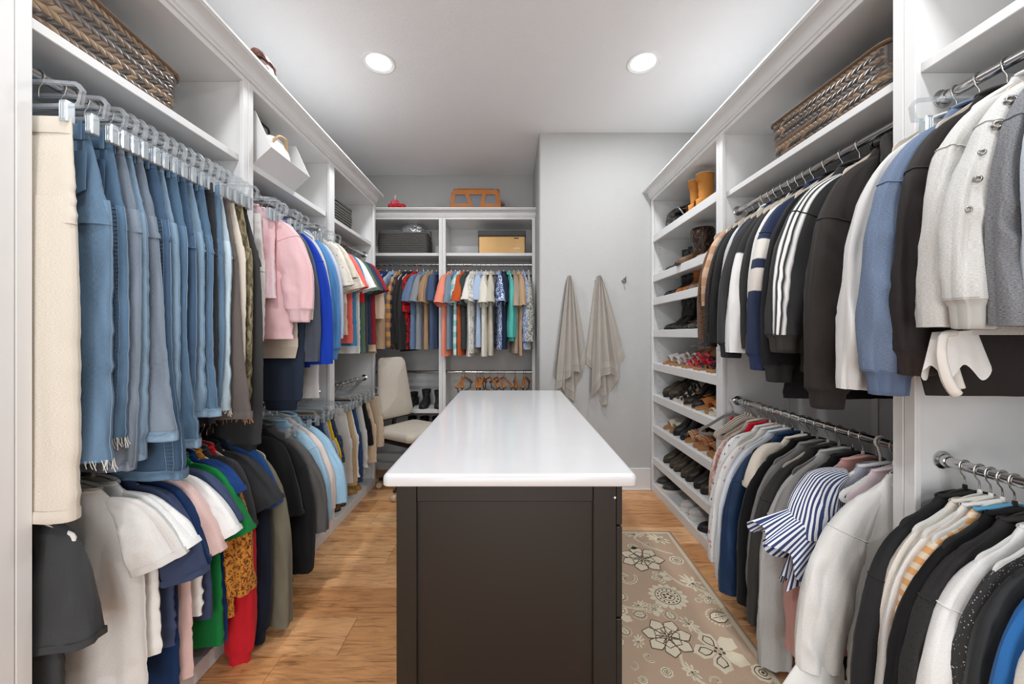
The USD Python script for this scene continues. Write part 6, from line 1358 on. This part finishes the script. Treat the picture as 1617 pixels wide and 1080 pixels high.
# sixth
shelf_pair(5, 3.15, 'sneaker', 'olive slip-on trainer', OL, sole=rubber_k, c2=OL); shelf_pair(5, 2.96, 'strappy', 'black strappy heel with white insole', K, H=0.07, sole=CR, nstrap=4); shelf_pair(5, 2.78, 'pump', 'black wedge with tan sole', K, c2=TN, H=0.06, sole=cork); shelf_pair(5, 2.60, 'slide', 'tan slide with cream stitch', TN); shelf_pair(5, 2.42, 'strappy', 'cream block-heel sandal', CR, H=0.05, sole=CR)
# seventh
shelf_pair(6, 3.15, 'slide', 'tan mule with cream strap', CR, sole=cork); shelf_pair(6, 2.96, 'boot', 'black heeled boot with pointed toe', K, shaft=0.18, H=0.06); shelf_pair(6, 2.76, 'woven', 'blush braided sandal', CM, c2=leather('blush', (218, 176, 144))); shelf_pair(6, 2.57, 'woven', 'caramel woven sandal', leather('caramel_dark', (170, 112, 72)), c2=CM); shelf_pair(6, 2.40, 'slide', 'brown cross-strap sandal', BR)
# lowest shelf
shelf_pair(7, 3.15, 'boot', 'dark olive lace-up boot', OL, shaft=0.13, H=0.02); shelf_pair(7, 2.95, 'boot', 'dark olive work boot', OL, shaft=0.14, H=0.02); shelf_pair(7, 2.75, 'boot', 'black biker boot', leather('black_brown', (40, 36, 30)), shaft=0.19, H=0.025); shelf_pair(7, 2.53, 'boot', 'tall black studded boot', leather('dark_umber', (46, 42, 34)), shaft=0.2, H=0.025, L=0.26)
# floor deck of the shoe bay
dk = dict(z=0.0702, where='on the base board under the shoe shelves')
shelf_pair(0, 3.235, 'sneaker', 'charcoal high-top trainer', CH, shaft=0.05, x_toe=1.235, **dk); shelf_pair(0, 3.02, 'sneaker', 'white leather trainer', WH, x_toe=1.235, rot=0.0, **dk); shelf_pair(0, 2.78, 'sneaker', 'silver-white running shoe', SV, x_toe=1.235, **dk); shelf_pair(0, 2.50, 'flat', 'black loafer', K, x_toe=1.225, **dk)
# under the clothes on the right
shelf_pair(0, 1.93, 'flat', 'black lace flat', K, z=0.0702, where='under the navy bishop-sleeve blouse', x_toe=1.23); shelf_pair(0, 1.74, 'pump', 'black heeled court shoe', K, z=0.0702, H=0.05, where='under the black fine-knit sweater', x_toe=1.225); shelf_pair(0, 1.56, 'pump', 'black open court shoe', K, z=0.0702, H=0.04, where='under the light grey marled sweater', x_toe=1.225); shelf_pair(0, 1.40, 'flat', 'black suede loafer', CH, z=0.0702, where='under the striped ruffle blouse', x_toe=1.27)
shelf_pair(0, 1.83, 'sneaker', 'cream canvas trainer', CR, z=0.0702, where='at the edge under the dark clothes', x_toe=1.235, n=1)
# left base board
def left_pair(y_, kind, desc, c, where, **kw):
    L = kw.get('L', 0.265); first = None
    for i in range(2):
        lab = '%s %s, %s' % (desc, where, ['farther of the pair', 'nearer of the pair'][i]); loc = (-(1.245 + L), y_ - 0.10 * i, 0.0702)
        first = shoe(kind, lab, loc, 4 * i, c, group=desc + 's', **kw) if first is None else dup(first, lab, loc, 4 * i, desc + 's')
left_pair(3.18, 'flat', 'metallic gold flat', leather('gold', (184, 140, 70), 0.35), 'below the navy satin trousers', sole=cork)
left_pair(2.88, 'boot', 'brown suede ankle boot', leather('suede_brown', (120, 86, 58), 0.9), 'below the printed pale grey trousers', shaft=0.13, H=0.03)
single('shoe_box', box(-1.27, -1.55, 2.36, 2.57, 0.0703, 0.262, 0.003), simple('box_slate', (56, 56, 56), 0.6), 'dark grey shoe box on the base board below the denim shorts', 'box')
# back-left shelf
for i, (x_, c, d) in enumerate([(-1.02, K, 'black leather ankle boot left of three on the back lower shelf'), (-0.90, leather('black_matte', (38, 37, 37), 0.7), 'black slip-on boot in the middle of the back lower shelf'), (-0.785, CH, 'charcoal boot beside the divider on the back lower shelf')]):
    shoe('boot', d, (x_, Y_BACKFACE + 0.30, 0.6003), -90 + 12 * (i - 1), c, shaft=[0.12, 0.15, 0.14][i], H=0.02, L=0.27)
for i, x_ in enumerate((-1.05, -0.92, -0.79)):
    shoe('boot', 'black tall boot under the back lower shelf, %s of three' % ['left', 'middle', 'right'][i], (x_, Y_BACKFACE + 0.30, 0.0702), -90, K, shaft=0.38, H=0.03, L=0.27, c2=K)
